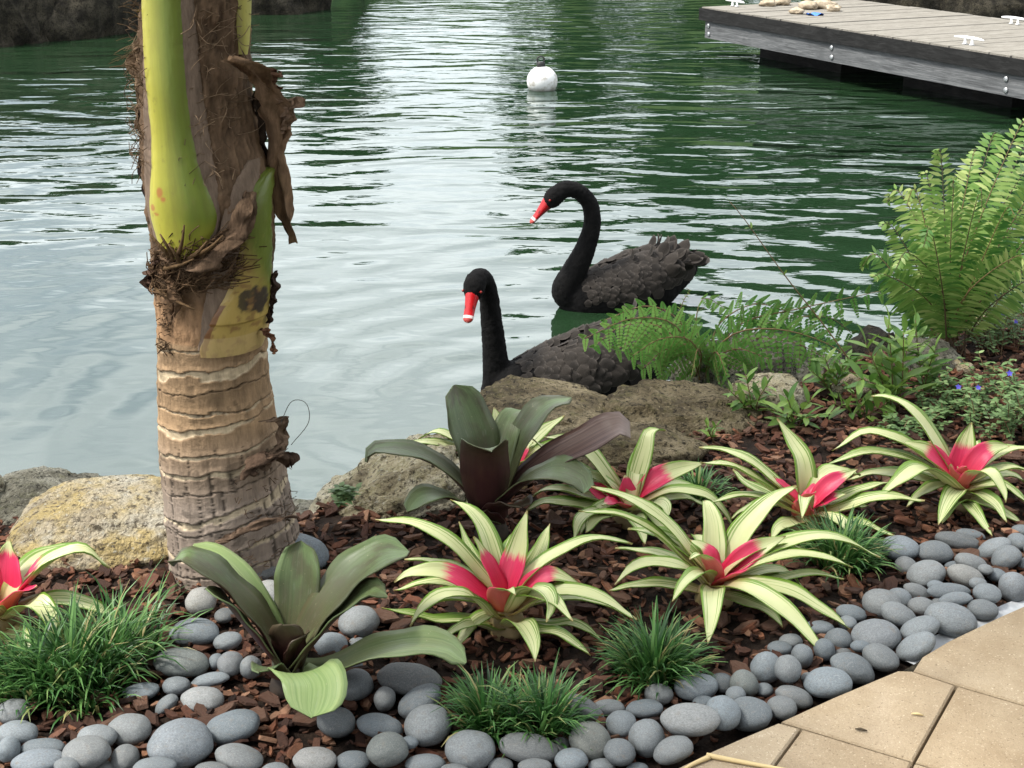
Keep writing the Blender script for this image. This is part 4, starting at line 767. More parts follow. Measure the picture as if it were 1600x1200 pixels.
bromeliad(1258, 828, [
    ([(1250, 788), (1234, 768), (1209, 744)], dict(dy=.02, pk=.9)), ([(1268, 790), (1287, 765), (1305, 750), (1340, 733)], dict(dy=.02, pk=.72, w=.95, tw=.7)), ([(1270, 790), (1296, 776), (1322, 772)], dict(dy=.0, pk=.72, w=.85, tw=.5)), ([(1262, 790), (1272, 765), (1284, 752)], dict(dy=.05, pk=.8, w=.85)), ([(1256, 800), (1248, 780)], dict(dy=-.05, pk=.9)), ([(1260, 795), (1256, 725), (1240, 692), (1214, 654)], dict(dy=.12, w=1.2)),
    ([(1246, 785), (1182, 727), (1140, 705), (1092, 698)], dict(dy=.06, w=1.0)), ([(1245, 792), (1166, 738), (1130, 725), (1095, 722)], dict(dy=.0, w=1.2)), ([(1245, 800), (1190, 777), (1145, 775), (1105, 788)], dict(dy=-.04)), ([(1245, 795), (1170, 757), (1145, 733)], dict(dy=.12, g=.6)),
    ([(1274, 798), (1340, 766), (1392, 752)], dict(dy=.04)), ([(1276, 805), (1330, 789), (1380, 776), (1445, 782)], dict(dy=-.02, w=1.2)), ([(1275, 818), (1340, 816), (1398, 838)], dict(dy=-.08, g=.5, low=1)), ([(1268, 790), (1290, 748), (1312, 735), (1345, 742)], dict(dy=.08, w=1.4)), ([(1248, 815), (1220, 822), (1205, 842)], dict(dy=-.10, low=1)), ([(1250, 800), (1262, 775), (1275, 768)], dict(dy=-.03, pk=.9))],
    'striped bromeliad with red heart behind the right grass tuft', 'strap', .041, 5, 17, group=G_V)
bromeliad(1502, 792, [
    ([(1500, 745), (1507, 702), (1518, 660)], dict(dy=.06, pk=.60, w=1.35)), ([(1508, 748), (1530, 713), (1553, 699), (1578, 697)], dict(dy=.02, pk=.66, w=1.15, tw=.8)), ([(1488, 742), (1453, 705), (1425, 694), (1408, 690)], dict(dy=.03, pk=.62, w=1.0, tw=-.8)), ([(1495, 750), (1485, 725)], dict(dy=-.03, pk=.9)),
    ([(1508, 755), (1524, 738), (1547, 738), (1565, 760), (1572, 785)], dict(dy=-.12, pk=.36, w=1.0)), ([(1492, 742), (1450, 672), (1418, 634), (1381, 619), (1362, 618)], dict(dy=.12, w=1.2)), ([(1486, 745), (1440, 708), (1397, 683), (1350, 675), (1300, 704)], dict(dy=.04, w=1.1)), ([(1485, 752), (1440, 725), (1397, 710), (1344, 707), (1283, 730)], dict(dy=.0, w=1.05)),
    ([(1485, 757), (1446, 731), (1412, 744), (1372, 779)], dict(dy=-.11, w=1.5, g=.1)), ([(1482, 758), (1412, 742), (1366, 738), (1325, 749)], dict(dy=.03, w=1.1)), ([(1497, 782), (1487, 785), (1472, 818)], dict(dy=-.13, w=1.0, g=.8, low=1)), ([(1510, 785), (1524, 800), (1550, 840)], dict(dy=-.15, g=.7, w=.8, low=1)),
    ([(1515, 780), (1550, 790), (1600, 820)], dict(dy=-.10, low=1)), ([(1515, 765), (1568, 758), (1615, 795)], dict(dy=-.06)), ([(1512, 745), (1562, 706), (1615, 697)], dict(dy=.04, w=1.0)), ([(1514, 752), (1575, 730), (1628, 742)], dict(dy=.0)), ([(1500, 755), (1505, 735), (1510, 728)], dict(dy=-.04, pk=.95))],
    'striped bromeliad at the far right with spreading leaves and pink heart', 'strap', .042, 6, 23, group=G_V)
bromeliad(8, 995, [
    ([(8, 945), (11, 892), (14, 842)], dict(dy=.05, pk=.76, w=1.4)), ([(20, 945), (50, 900), (93, 866), (133, 860), (172, 886)], dict(dy=.03, pk=.36, w=1.2)), ([(10, 955), (28, 926), (58, 916)], dict(dy=-.03, pk=1.1)), ([(20, 960), (52, 940), (78, 962), (80, 1002)], dict(dy=-.10, w=1.0)),
    ([(12, 985), (28, 998), (34, 1035), (48, 1062)], dict(dy=-.17, low=1)), ([(0, 945), (-25, 890), (-60, 850)], dict(dy=.03, pk=.6, w=1.2)), ([(-10, 960), (-70, 930), (-130, 950)], dict(dy=-.05))],
    'striped bromeliad cut by the left edge of the photo beside the largest tuft', 'strap', .050, 6, 29, group=G_V)
bromeliad(800, 760, [
    ([(790, 715), (780, 668), (772, 636)], dict(dy=.08, w=1.1)), ([(805, 720), (842, 680), (882, 649)], dict(dy=.08, w=1.0)), ([(785, 720), (706, 683), (680, 673), (654, 686)], dict(dy=.05, w=.9)), ([(785, 725), (677, 691), (615, 697)], dict(dy=.02, w=.9)), ([(808, 725), (822, 700), (832, 690)], dict(dy=.03, pk=.7))],
    'striped bromeliad mostly hidden behind the back dark bromeliad', 'strap', .044, 4, 37, group=G_V)
G_D = 'dark bromeliads'
bromeliad(452, 1078, [
    ([(436, 1020), (396, 956), (331, 892), (287, 868), (270, 884)], dict(dy=.0, w=1.05, tw=.15)), ([(440, 1010), (393, 920), (347, 870), (302, 850)], dict(dy=.11, w=.5, g=.75)), ([(425, 1025), (392, 985), (354, 940), (322, 918)], dict(dy=-.05, w=.6, g=.25)),
    ([(456, 1010), (464, 940), (470, 845)], dict(dy=.10, w=.80, tw=0)), ([(476, 1000), (530, 918), (592, 866), (640, 862)], dict(dy=.07, w=1.1, g=.15)), ([(478, 1015), (530, 955), (578, 922), (606, 932)], dict(dy=-.02, w=.75, g=.3)), ([(500, 1052), (560, 1026), (632, 1008), (695, 1012), (728, 1036)], dict(dy=-.06, w=.95, g=.5)),
    ([(462, 1058), (474, 1046), (492, 1070), (486, 1122)], dict(dy=-.20, w=1.05, g=.9, tw=0)), ([(452, 1030), (449, 1000), (441, 975)], dict(dy=-.03, w=.6, m=[M_dku, M_dku])), ([(458, 1030), (466, 1005), (476, 990)], dict(dy=-.02, w=.55, m=[M_dku, M_dku])), ([(440, 1060), (418, 1040), (405, 1050)], dict(dy=-.10, w=.5))],
    'large dark green and maroon bromeliad in the pebbles at the front', 'blade', .094, 0, 41, .045, group=G_D)
bromeliad(768, 838, [
    ([(757, 780), (744, 700), (731, 655), (711, 601)], dict(dy=.09, w=1.05)), ([(780, 775), (810, 692), (850, 637), (893, 621)], dict(dy=.09, w=.85)), ([(762, 795, -.045), (758, 745, -.07), (757, 702, -.09), (764, 697, -.135), (768, 706, -.15)], dict(w=.95, tw=0, ch=.3)), ([(745, 785), (695, 730), (637, 704), (585, 702), (572, 722)], dict(dy=-.02, w=.75, g=.2)),
    ([(785, 785), (832, 736), (905, 694), (968, 664), (986, 684)], dict(dy=.0, w=.8, m=[M_dkb, M_dkb], tw=.4)), ([(780, 790), (815, 755), (860, 735), (905, 748), (912, 770)], dict(dy=-.10, w=.9, g=.25)), ([(742, 805), (702, 776), (662, 775), (637, 800)], dict(dy=-.11, w=.75, g=.4)), ([(770, 770), (786, 690), (800, 652), (816, 640)], dict(dy=.13, w=.6)),
    ([(775, 800), (800, 785), (815, 790)], dict(dy=-.10, w=.8, m=[M_dku, M_dku])), ([(758, 805), (735, 795), (725, 790)], dict(dy=-.08, w=.8, m=[M_dku, M_dku]))],
    'dark bromeliad with purple undersides and one dried brown leaf, by the rocks', 'blade', .098, 0, 47, .05, group=G_D)

# ================================================================== GRASS TUFTS
n = NT('grass_blade'); f_ = n.attr('tint').outputs['Fac']; M_grass = n.leafy(n.ramp(f_, [(0, (.014, .05, .014)), (.45, (.042, .13, .030)), (.9, (.15, .30, .085)), (1, (.36, .32, .14))]), .38, .25, None, .4)
def blades(mb, base, nb, rad, L0, L1, seed, lean=1.0, wd=.0022, xs=1.0):
    r = np.random.default_rng(seed)
    for i in range(nb):
        a = r.uniform(0, 6.283); q = r.random() ** .6; b = base + np.array([math.cos(a) * rad * q * xs, math.sin(a) * rad * q, -.004]); L = r.uniform(L0, L1) * (1.1 - .35 * q); e = R(88 - 38 * q * lean * r.uniform(.5, 1.3)); cv = R(r.uniform(25, 110)) * lean
        a2 = a + r.normal() * .6; n_ = 6; P = [b]
        for k in range(n_ - 1): P.append(P[-1] + np.array([math.cos(a2) * math.cos(e), math.sin(a2) * math.cos(e), math.sin(e)]) * L / (n_ - 1)); e -= cv / (n_ - 1) * (.5 + k * .35)
        P = np.array(P); P[:, 2] = np.maximum(P[:, 2], base[2] + .002); w_ = wd * r.uniform(.8, 1.3) * np.array([.8, 1, 1, .85, .6, .1]); sd = np.array([-math.sin(a2), math.cos(a2), 0])
        V = np.stack([P - sd * w_[:, None], P + np.array([0, 0, -.0006]), P + sd * w_[:, None]], 1).reshape(-1, 3); tn = np.clip(r.normal(.52, .26), 0, .95) if r.random() > .035 else 1.0
        mb.add(V, grid_faces(n_, 3), 0, None, (tn,) * 3)
def tuft(clumps, label, seed):
    b0 = at_z(clumps[0][0], clumps[0][1], 0); m = MB()
    for k, (x, y, nb, rad, L0, L1) in enumerate(clumps): blades(m, at_z(x, y, 0) - b0, int(nb * .95), rad * .92, L0 * .82, L1 * .86, seed + k)
    tag(link('grass_tuft', m.mesh('grass_tuft'), M_grass, None, b0), label, 'grass tuft', 'clumps of fine dark grass in the bed'); return b0, m
tuft([(115, 1072, 300, .058, .12, .20), (170, 1050, 200, .05, .13, .21), (60, 1085, 220, .06, .10, .17), (140, 1100, 130, .05, .07, .13), (185, 1010, 14, .03, .18, .25), (215, 1030, 40, .05, .12, .2), (10, 1080, 110, .05, .09, .15)], 'largest grass tuft at the left beside the cut-off bromeliad', 61)
tuft([(762, 1142, 230, .035, .09, .15), (850, 1150, 230, .033, .09, .16), (806, 1140, 130, .035, .08, .13)], 'double grass tuft at the bottom centre between pebbles', 71)
tuft([(1022, 1062, 420, .045, .09, .165)], 'grass tuft left of the largest striped bromeliad front leaf', 81)
tuft([(1312, 882, 420, .055, .09, .15)], 'grass tuft at the right beside the pebble heap', 91)
tuft([(1090, 778, 150, .04, .06, .11)], 'small grass tuft behind the largest striped bromeliad', 95)

# ================================================================== FERNS AND WEEDS
n = NT('fern_leaf'); f_ = n.attr('tint').outputs['Fac']; M_fern = n.leafy(n.ramp(f_, [(0, (.025, .08, .018)), (.4, (.05, .155, .030)), (.75, (.17, .30, .065)), (1, (.38, .46, .16))]), .45, .35, None, .35)
n = NT('lacy_leaf'); f_ = n.attr('tint').outputs['Fac']; M_lacy = n.leafy(n.ramp(f_, [(0, (.03, .10, .022)), (.5, (.095, .25, .048)), (1, (.24, .42, .11))]), .42, .4, None, .35)
n = NT('fern_stem'); M_fstem = n.done(n.bsdf(n.mix(n.attr('tint').outputs['Fac'], (.03, .018, .012), (.16, .10, .04)), .7))
def leaflet(mb, b, d, L, w_, up, tn, droop=.15, seg=3):
    d = unit(d); sd = unit(np.cross(d, up)); 
    V = [b]; F = []
    for k in range(1, seg + 1):
        t = k / seg; hw = w_ * (1.15 - .75 * t); c = b + d * L * t + np.array([0, 0, -droop * L * t * t])
        if k < seg: V += [c - sd * hw, c + sd * hw]
        else: V.append(c)
    F.append((0, 1, 2))
    for k in range(seg - 2): F.append((1 + 2 * k, 3 + 2 * k, 4 + 2 * k, 2 + 2 * k))
    F.append((2 * seg - 3, 2 * seg - 1, 2 * seg - 2)); mb.add(V, F, 0, None, (tn,) * 3)
def sword_frond(parent, P, seed, L=.055, npair=34, tone=.7, nup=None, bare=.12):
    r = random.Random(seed); S = spline(P, npair + 8); T = unit(np.gradient(S, axis=0)); ms, mp_ = MB(), MB(); tube(ms, S, np.linspace(.0026, .0008, len(S)), 5, 0, (r.random(),) * 3, cap=False)
    a = S[-1] - S[0]; a[2] = 0; sd0 = unit(np.cross([0, 0, 1.], a)) if np.linalg.norm(a) > .02 else np.array([1., 0, 0])
    if nup is not None: sd0 = np.array(nup, float)
    tn0 = tone + r.uniform(-.22, .18)
    for i in range(int(len(S) * bare), len(S) - 1):
        t = i / (len(S) - 1); prof = min(1, (t - bare) / .22 + .35) * (1 - .85 * max(0, (t - .45) / .55) ** 1.6); sd = unit(sd0 - T[i] * np.dot(sd0, T[i])); up = np.cross(T[i], sd)
        for s_ in (-1, 1):
            d = sd * s_ + T[i] * (.28 + .3 * t) + up * r.uniform(-.12, .18); leaflet(mp_, S[i] + T[i] * r.uniform(-.003, .003), d, L * prof * r.uniform(.85, 1.1), L * .072, up, np.clip(tn0 + r.gauss(0, .13), 0, 1), r.uniform(.05, .4))
    f = link('frond', mp_.mesh('frond'), M_fern, parent); link('stem', ms.mesh('stem'), M_fstem, f); return f
fbp = at_z(1488, 556, 0); fern = empty('sword_fern', fbp, 'tall bright green sword fern clump at the right edge of the water', 'fern')
r = random.Random(12)
FR = [((1500, 430, .02), (1590, 205, .05)), ((1478, 400, .0), (1470, 240, .04)), ((1462, 430, .0), (1432, 300, .03)), ((1450, 450, -.02), (1395, 355, 0)), ((1520, 420, .02), (1600, 270, .05)), ((1535, 430, .0), (1640, 260, 0)), ((1490, 400, .08), (1520, 245, .15)), ((1505, 380, .1), (1550, 215, .2)),
      ((1470, 450, -.06), (1420, 395, -.12)), ((1450, 470, -.02), (1385, 430, -.05)), ((1540, 460, -.05), (1625, 350, -.1)), ((1500, 430, -.05), (1530, 300, -.1)), ((1485, 430, -.05), (1490, 290, -.08)), ((1545, 480, -.03), (1640, 420, -.05)), ((1465, 420, .08), (1440, 330, .14)), ((1520, 440, -.08), (1570, 330, -.15)), ((1475, 470, -.08), (1455, 360, -.14)),
      ((1560, 400, .1), (1660, 230, .15)), ((1530, 390, .12), (1600, 230, .22)), ((1455, 400, .05), (1405, 300, .1)), ((1560, 470, .05), (1680, 330, .05)), ((1480, 440, .12), (1450, 280, .2)), ((1440, 490, .02), (1372, 400, .05)), ((1510, 460, -.1), (1590, 400, -.16)), ((1495, 470, -.1), (1540, 360, -.14)), ((1470, 480, -.04), (1415, 460, -.1)),
      ((1550, 420, .0), (1610, 320, -.05)), ((1515, 400, .0), (1565, 265, -.02)), ((1475, 380, .03), (1462, 270, .1)), ((1545, 450, .04), (1600, 380, .0))]
for i, (m_, e_) in enumerate(FR[:24]):
    A_ = np.array([r.uniform(-.03, .03), r.uniform(-.03, .03), 0]); B_ = at_y(m_[0], m_[1], fbp[1] + m_[2]) - fbp; C_ = at_y(e_[0], e_[1], fbp[1] + e_[2]) - fbp
    tipd = np.array([(C_[0] - B_[0]) * .35, (C_[1] - B_[1]) * .35 - .01, -.035 if i % 3 else .0]); sword_frond(fern, [A_, B_, C_, C_ + tipd], i, .078 * r.uniform(.75, 1.15), 44, .74 - .12 * (m_[2] < -.04), (1, r.uniform(-.5, .5), 0) if i % 2 else (.8, .6 * r.choice([-1, 1]), 0), .16)
# lacy fern with hanging divided pinnae
def lacy_frond(parent, P, seed, span=.11, npair=15, tone=.4, side_up=0.0):
    r = random.Random(seed); S = spline(P, npair + 6); T = unit(np.gradient(S, axis=0)); ms, mp_ = MB(), MB(); tube(ms, S, np.linspace(.0032, .0009, len(S)), 5, 0, (.9,) * 3, cap=False)
    sd0 = unit(np.array([r.uniform(-.1, .1), r.uniform(-.9, .1), 1.]))
    for i in range(5, len(S)):
        t = (i - 4) / (len(S) - 4); pl0 = span * (min(1, .5 + 2.2 * t) * (1 - .86 * t ** 1.8)) + .010; sd = unit(sd0 - T[i] * np.dot(sd0, T[i])); up = np.cross(T[i], sd)
        for s_ in (-1, 1):
            pl = pl0 * (1.0 if s_ < 0 else .6) * r.uniform(.85, 1.1); d = unit(sd * s_ + T[i] * (.25 if s_ < 0 else .55) + up * r.uniform(-.25, .25)); k_ = 9
            Q = np.array([S[i] + d * pl * q + np.array([0, 0, -.12 * pl * q * q]) for q in np.linspace(0, 1, k_)]); tube(ms, Q, .0006, 3, 0, (.9,) * 3, cap=False); tq = unit(np.gradient(Q, axis=0))
            tn = np.clip(tone + r.gauss(0, .10), 0, 1)
            for k in range(1, k_):
                pr = (1 - .8 * (k / k_) ** 1.5); lv = unit(np.cross(tq[k], up))
                for s2 in (-1, 1): leaflet(mp_, Q[k], lv * s2 + tq[k] * .35, .0175 * pr * (pl / .1) ** .5, .0058 * (pl / .1) ** .4, up, np.clip(tn + r.gauss(0, .05), 0, 1), .1)
    f = link('frond', mp_.mesh('frond'), M_lacy, parent); link('stem', ms.mesh('stem'), M_fstem, f)
lb_ = at_z(1098, 645, -.10); lb_[1] += .12; lacy = empty('lacy_fern', lb_, 'dark green lacy fern arching over the brown boulder by the swans', 'fern')
LF = [[(1085, 560, -.02), (1050, 505, -.08), (985, 498, -.12), (915, 528, -.15)], [(1088, 560, .02), (1060, 500, .02), (1010, 478, .02), (945, 500, .02)], [(1112, 560, -.02), (1150, 520, -.05), (1220, 515, -.08), (1295, 538, -.10), (1345, 575, -.12)], [(1115, 560, .05), (1160, 505, .1), (1250, 482, .15), (1375, 455, .2)],
      [(1095, 560, .02), (1088, 500, .04), (1100, 465, .05), (1130, 480, .05)], [(1085, 570, -.05), (1045, 545, -.1), (1005, 575, -.15)], [(1110, 570, -.05), (1150, 545, -.1), (1200, 560, -.15)], [(1105, 560, .05), (1125, 505, .1), (1180, 475, .12), (1240, 490, .14)], [(1095, 565, -.05), (1075, 530, -.1), (1030, 530, -.14), (990, 555, -.17)],
      [(1090, 565, .05), (1060, 530, .1), (1020, 520, .14), (965, 545, .16)], [(1105, 570, -.06), (1120, 550, -.12), (1135, 585, -.17)], [(1112, 560, .0), (1170, 530, .0), (1240, 535, .0), (1290, 560, .0)], [(1095, 565, -.06), (1090, 545, -.11), (1080, 590, -.16)], [(1085, 560, .0), (1030, 510, .04), (970, 510, .07), (930, 540, .08)], [(1115, 560, .08), (1200, 505, .15), (1290, 495, .2), (1330, 520, .22)]]
r = random.Random(5)
for i, f in enumerate(LF):
    P = [np.array([r.uniform(-.03, .03), r.uniform(-.03, .03), 0])] + [at_y(x, y, lb_[1] + d) - lb_ for x, y, d in f]; lacy_frond(lacy, P, i + 3,   .10 * r.uniform(.85, 1.15), 11, .58 + (.2 if i in (0, 2, 4, 5) else 0) + r.uniform(-.08, .08))
P = [np.array([-.01, 0, 0])] + [at_y(x, y, lb_[1] - .02) - lb_ for x, y in ((1085, 545), (1062, 500), (1068, 470), (1078, 455), (1072, 450))]; sword_frond(lacy, P, 77, .022, 22, .98, (1, 0, 0), .45)

n = NT('weed_leaf'); oi = n.N('ObjectInfo'); M_weed = n.leafy(n.mix(oi.outputs['Random'], (.06, .15, .025), (.19, .30, .06)), .42, .3, None, .4)
m = MB(); 
V = []; 
for i in range(7):
    t = i / 6; hw = .17 * math.sin(math.pi * (.04 + .94 * t)) ** .8
    for u in (-1, 0, 1): V.append((t, u * hw, .16 * t - .25 * t * t + .04 * abs(u)))
m.add(V, grid_faces(7, 3)); WEED = m.mesh('leaf'); WEED.materials.append(M_weed)
def put_leaf(parent, p, d, L, roll, me=None, name='leaf'):
    X = unit(d); Z = unit(np.array([0, 0, 1.]) - X * X[2]); Y = np.cross(Z, X); Y2 = Y * math.cos(roll) + Z * math.sin(roll); Z2 = np.cross(X, Y2); M4 = np.eye(4)
    M4[:3, 0], M4[:3, 1], M4[:3, 2], M4[:3, 3] = X * L, Y2 * L, Z2 * L, p; o = bpy.data.objects.new(name, me or WEED); col.objects.link(o); o.parent = parent; o.matrix_local = Matrix(M4.tolist()); return o
def weed(bx_, by_, stems, label, leafL=.055, pairs=6, seed=1, z=0, rad=.0022):
    b = at_z(bx_, by_, z); b[2] = max(b[2], float(ground_z(b[0], b[1]))); t = empty('weed', b, label, 'weed', 'weeds on the right bank'); r = random.Random(seed)
    for st_ in stems:
        P = [np.array([r.uniform(-.01, .01), 0, -.01])] + [at_y(x, y, b[1] + d) - b for x, y, d in st_]; S = spline(P, 24); m = MB(); tube(m, S, np.linspace(rad, rad * .45, 24), 5, 0, (.7,) * 3); link('stem', m.mesh('stem'), M_fstem, t); T = unit(np.gradient(S, axis=0))
        for k in range(pairs):
            i = 3 + int(20 * (k + .5) / pairs); a0 = r.uniform(0, 6.28)
            for s_ in (0, math.pi):
                e = a0 + s_ + k * 1.57; sd = unit(np.cross(T[i], [.3, .2, 1.])); s2 = np.cross(T[i], sd); d = T[i] * .7 + (sd * math.cos(e) + s2 * math.sin(e)); put_leaf(t, S[i], d, leafL * r.uniform(.7, 1.15) * (1 - .35 * k / pairs), r.uniform(-.4, .4))
        put_leaf(t, S[-1], T[-1] + [0, 0, .1], leafL * .6, 0)
    return t
weed(1398, 640, [[(1394, 580, 0), (1388, 508, 0)], [(1410, 590, -.02), (1412, 520, -.03)], [(1380, 600, 0), (1352, 535, .02)], [(1385, 610, -.05), (1340, 590, -.1)], [(1400, 600, .04), (1420, 540, .06)]], 'bushy broad-leaved weed between the two ferns', .085, 7, 3)
weed(1446, 620, [[(1436, 560, 0), (1430, 500, 0)], [(1450, 580, 0), (1462, 545, 0)]], 'upright weed left of the grey rock under the sword fern', .07, 7, 5)
weed(1385, 632, [[(1330, 566, 0), (1285, 505, .02), (1226, 430, .03), (1165, 345, .04), (1140, 315, .04)]], 'thin bare weed stem leaning left far over the water', .03, 4, 7)
weed(1240, 668, [[(1236, 640, -.02), (1230, 622, -.04)], [(1250, 645, 0), (1268, 625, 0)], [(1228, 650, -.03), (1205, 640, -.05)], [(1255, 655, -.04), (1280, 650, -.07)]], 'low weed with narrow leaves beside the pale mossy rock', .062, 4, 11)
weed(1340, 655, [[(1325, 640, -.03), (1300, 630, -.05)], [(1350, 640, -.02), (1330, 612, 0)], [(1360, 645, -.03), (1385, 630, -.05)]], 'sprawling weed below the bushy broad-leaved weed', .055, 5, 13)
weed(1175, 648, [[(1172, 620, 0), (1165, 585, .02)], [(1185, 625, -.02), (1200, 600, -.04)], [(1160, 630, -.02), (1140, 610, -.04)]], 'leafy weed at the foot of the lacy fern on its right', .05, 6, 17)
weed(1300, 618, [[(1298, 590, 0), (1290, 560, 0)], [(1310, 590, 0), (1322, 565, .02)], [(1290, 600, -.02), (1268, 580, -.03)]], 'leafy weed between the lacy fern and the bushy weed', .06, 6, 18)
weed(1110, 685, [[(1108, 675, -.01), (1104, 664, -.02)], [(1113, 676, 0), (1120, 666, 0)]], 'tiny bright green seedling on the low dark boulder', .032, 3, 15, .02)
# small-leaved ground cover with blue flowers
n = NT('cover_leaf'); f_ = n.attr('tint').outputs['Fac']; M_cover = n.leafy(n.ramp(f_, [(0, (.07, .13, .045)), (.6, (.16, .26, .10)), (1, (.30, .40, .18))]), .5, .3, None, .3)
n = NT('blue_petal'); M_petal = n.leafy((.12, .10, .62), .5, .3)
m = MB(); a5 = np.linspace(0, 6.283, 11)[:-1]; V = [(0, 0, 0)] + [(.5 * (1 if i % 2 == 0 else .55) * math.cos(a), .5 * (1 if i % 2 == 0 else .55) * math.sin(a), .16) for i, a in enumerate(a5)]
m.add(V, [(0, 1 + i, 1 + (i + 1) % 10) for i in range(10)]); FLOWER = m.mesh('flower'); FLOWER.materials.append(M_petal)
def cover(cx, cy, rx, ry, nst, hgt, seed, label, flowers=(), z=0.0):
    b = at_z(cx, cy, z); t = empty('flowering_plant', b, label, 'ground cover', 'small-leaved plants at the right'); r = random.Random(seed); ml, ms = MB(), MB()
    for s_ in range(nst):
        a = r.uniform(0, 6.28); q = math.sqrt(r.random()); p = at_z(cx + rx * q * math.cos(a), cy + ry * q * math.sin(a), z) - b; h_ = hgt * r.uniform(.5, 1.1); dr = np.array([r.uniform(-.5, .5), r.uniform(-.5, .5), 1.]) ; S = spline([p, p + dr * h_ * .5, p + dr * h_ + [r.uniform(-.02, .02), r.uniform(-.02, .02), -.2 * h_]], 9); tube(ms, S, .0011, 4, 0, (.8,) * 3, cap=False)
        for k in range(2, 9):
            for e in range(3):
                g = r.uniform(0, 6.28); d = np.array([math.cos(g), math.sin(g), r.uniform(-.1, .6)]); leaflet(ml, S[k], d, r.uniform(.011, .022), .0062, np.array([0, 0, 1.]), np.clip(r.gauss(.5, .22), 0, 1), .2)
    f = link('foliage', ml.mesh('foliage'), M_cover, t); tag(f, kind='stuff'); link('stem', ms.mesh('stem'), M_fstem, t)
    for (x, y) in flowers: put_leaf(t, at_y(x, y, b[1] - .03) - b, (1, .2, .2), r.uniform(.013, .018), .8, FLOWER, 'flower')
cover(1568, 660, 60, 40, 60, .13, 3, 'dense blue-green ground cover at the right edge above the far right bromeliad', ((1577, 584), (1528, 606), (1590, 640)))
cover(1568, 540, 50, 20, 50, .15, 4, 'small-leaved plant with violet blue flowers in front of the sword fern', ((1555, 463), (1556, 484), (1566, 490), (1552, 496), (1587, 503)))
cover(1480, 640, 45, 30, 26, .07, 5, 'sparse small-leaved ground cover left of the dense ground cover', ((1497, 605),))
cover(1445, 560, 40, 15, 26, .08, 6, 'small-leaved plant under the left fronds of the sword fern')
cover(1415, 680, 45, 22, 20, .06, 7, 'thin ground cover behind the long leaf of the far right bromeliad')
cover(528, 785, 16, 8, 10, .03, 8, 'patch of tiny green leaves on the craggy pale boulder', (), .10)
# ================================================================== PEBBLES
n = NT('river_pebble'); oc = n.co(); oi = n.N('ObjectInfo'); cx = n.N('CombineXYZ'); n.l.new(n.math('MULTIPLY', oi.outputs['Random'], 23.0), cx.inputs[0]); vm = n.N('VectorMath'); vm.operation = 'ADD'; n.l.new(oc, vm.inputs[0]); n.l.new(cx.outputs[0], vm.inputs[1]); pv = vm.outputs[0]
c = n.mix(n.noise(1.6, 4, .6, pv), oi.outputs['Color'], n.mix(.5, oi.outputs['Color'], (.10, .115, .115)))
c = n.mix(n.ramp(n.noise(13, 5, .7, pv), [(.40, .45), (.60, 0)]), c, (.06, .068, .072))
c = n.mix(n.ramp(n.noise(30, 4, .75, pv), [(.56, 0), (.68, .55)]), c, (.42, .42, .41))
c = n.mix(n.ramp(n.noise(60, 2, .6, pv), [(.66, 0), (.71, .6)]), c, (.55, .55, .54))
c = n.mix(n.ramp(n.noise(3.1, 5, .65, pv), [(.56, 0), (.72, .5)]), c, (.17, .145, .115))
vn = n.noise(1.2, 2, .5, pv, 2.5); c = n.mix(n.ramp(n.math('ABSOLUTE', n.math('SUBTRACT', vn, .5)), [(.0, .35), (.008, 0)]), c, (.40, .40, .39))
M_peb = n.done(n.bsdf(c, n.ramp(n.noise(4, 3, .5, pv), [(.3, .5), (.7, .72)]), n.bump(n.math('ADD', n.noise(42, 4, .7, pv), n.math('MULTIPLY', n.noise(4, 4, .6, pv), 2.0)), .22, .05), .35))
PM = []
for k in range(7):
    V, F = ico(4); off = Vector((k * 5.3, 2.1 * k, 0)); D = np.array([1 + .085 * noise.fractal(Vector(p) * .9 + off, 1, 2, 2) + .012 * noise.fractal(Vector(p) * 4 + off, 1, 2, 2) for p in V]); me = MB().add(V * D[:, None], F).mesh('pebble'); me.materials.append(M_peb); PM.append(me)
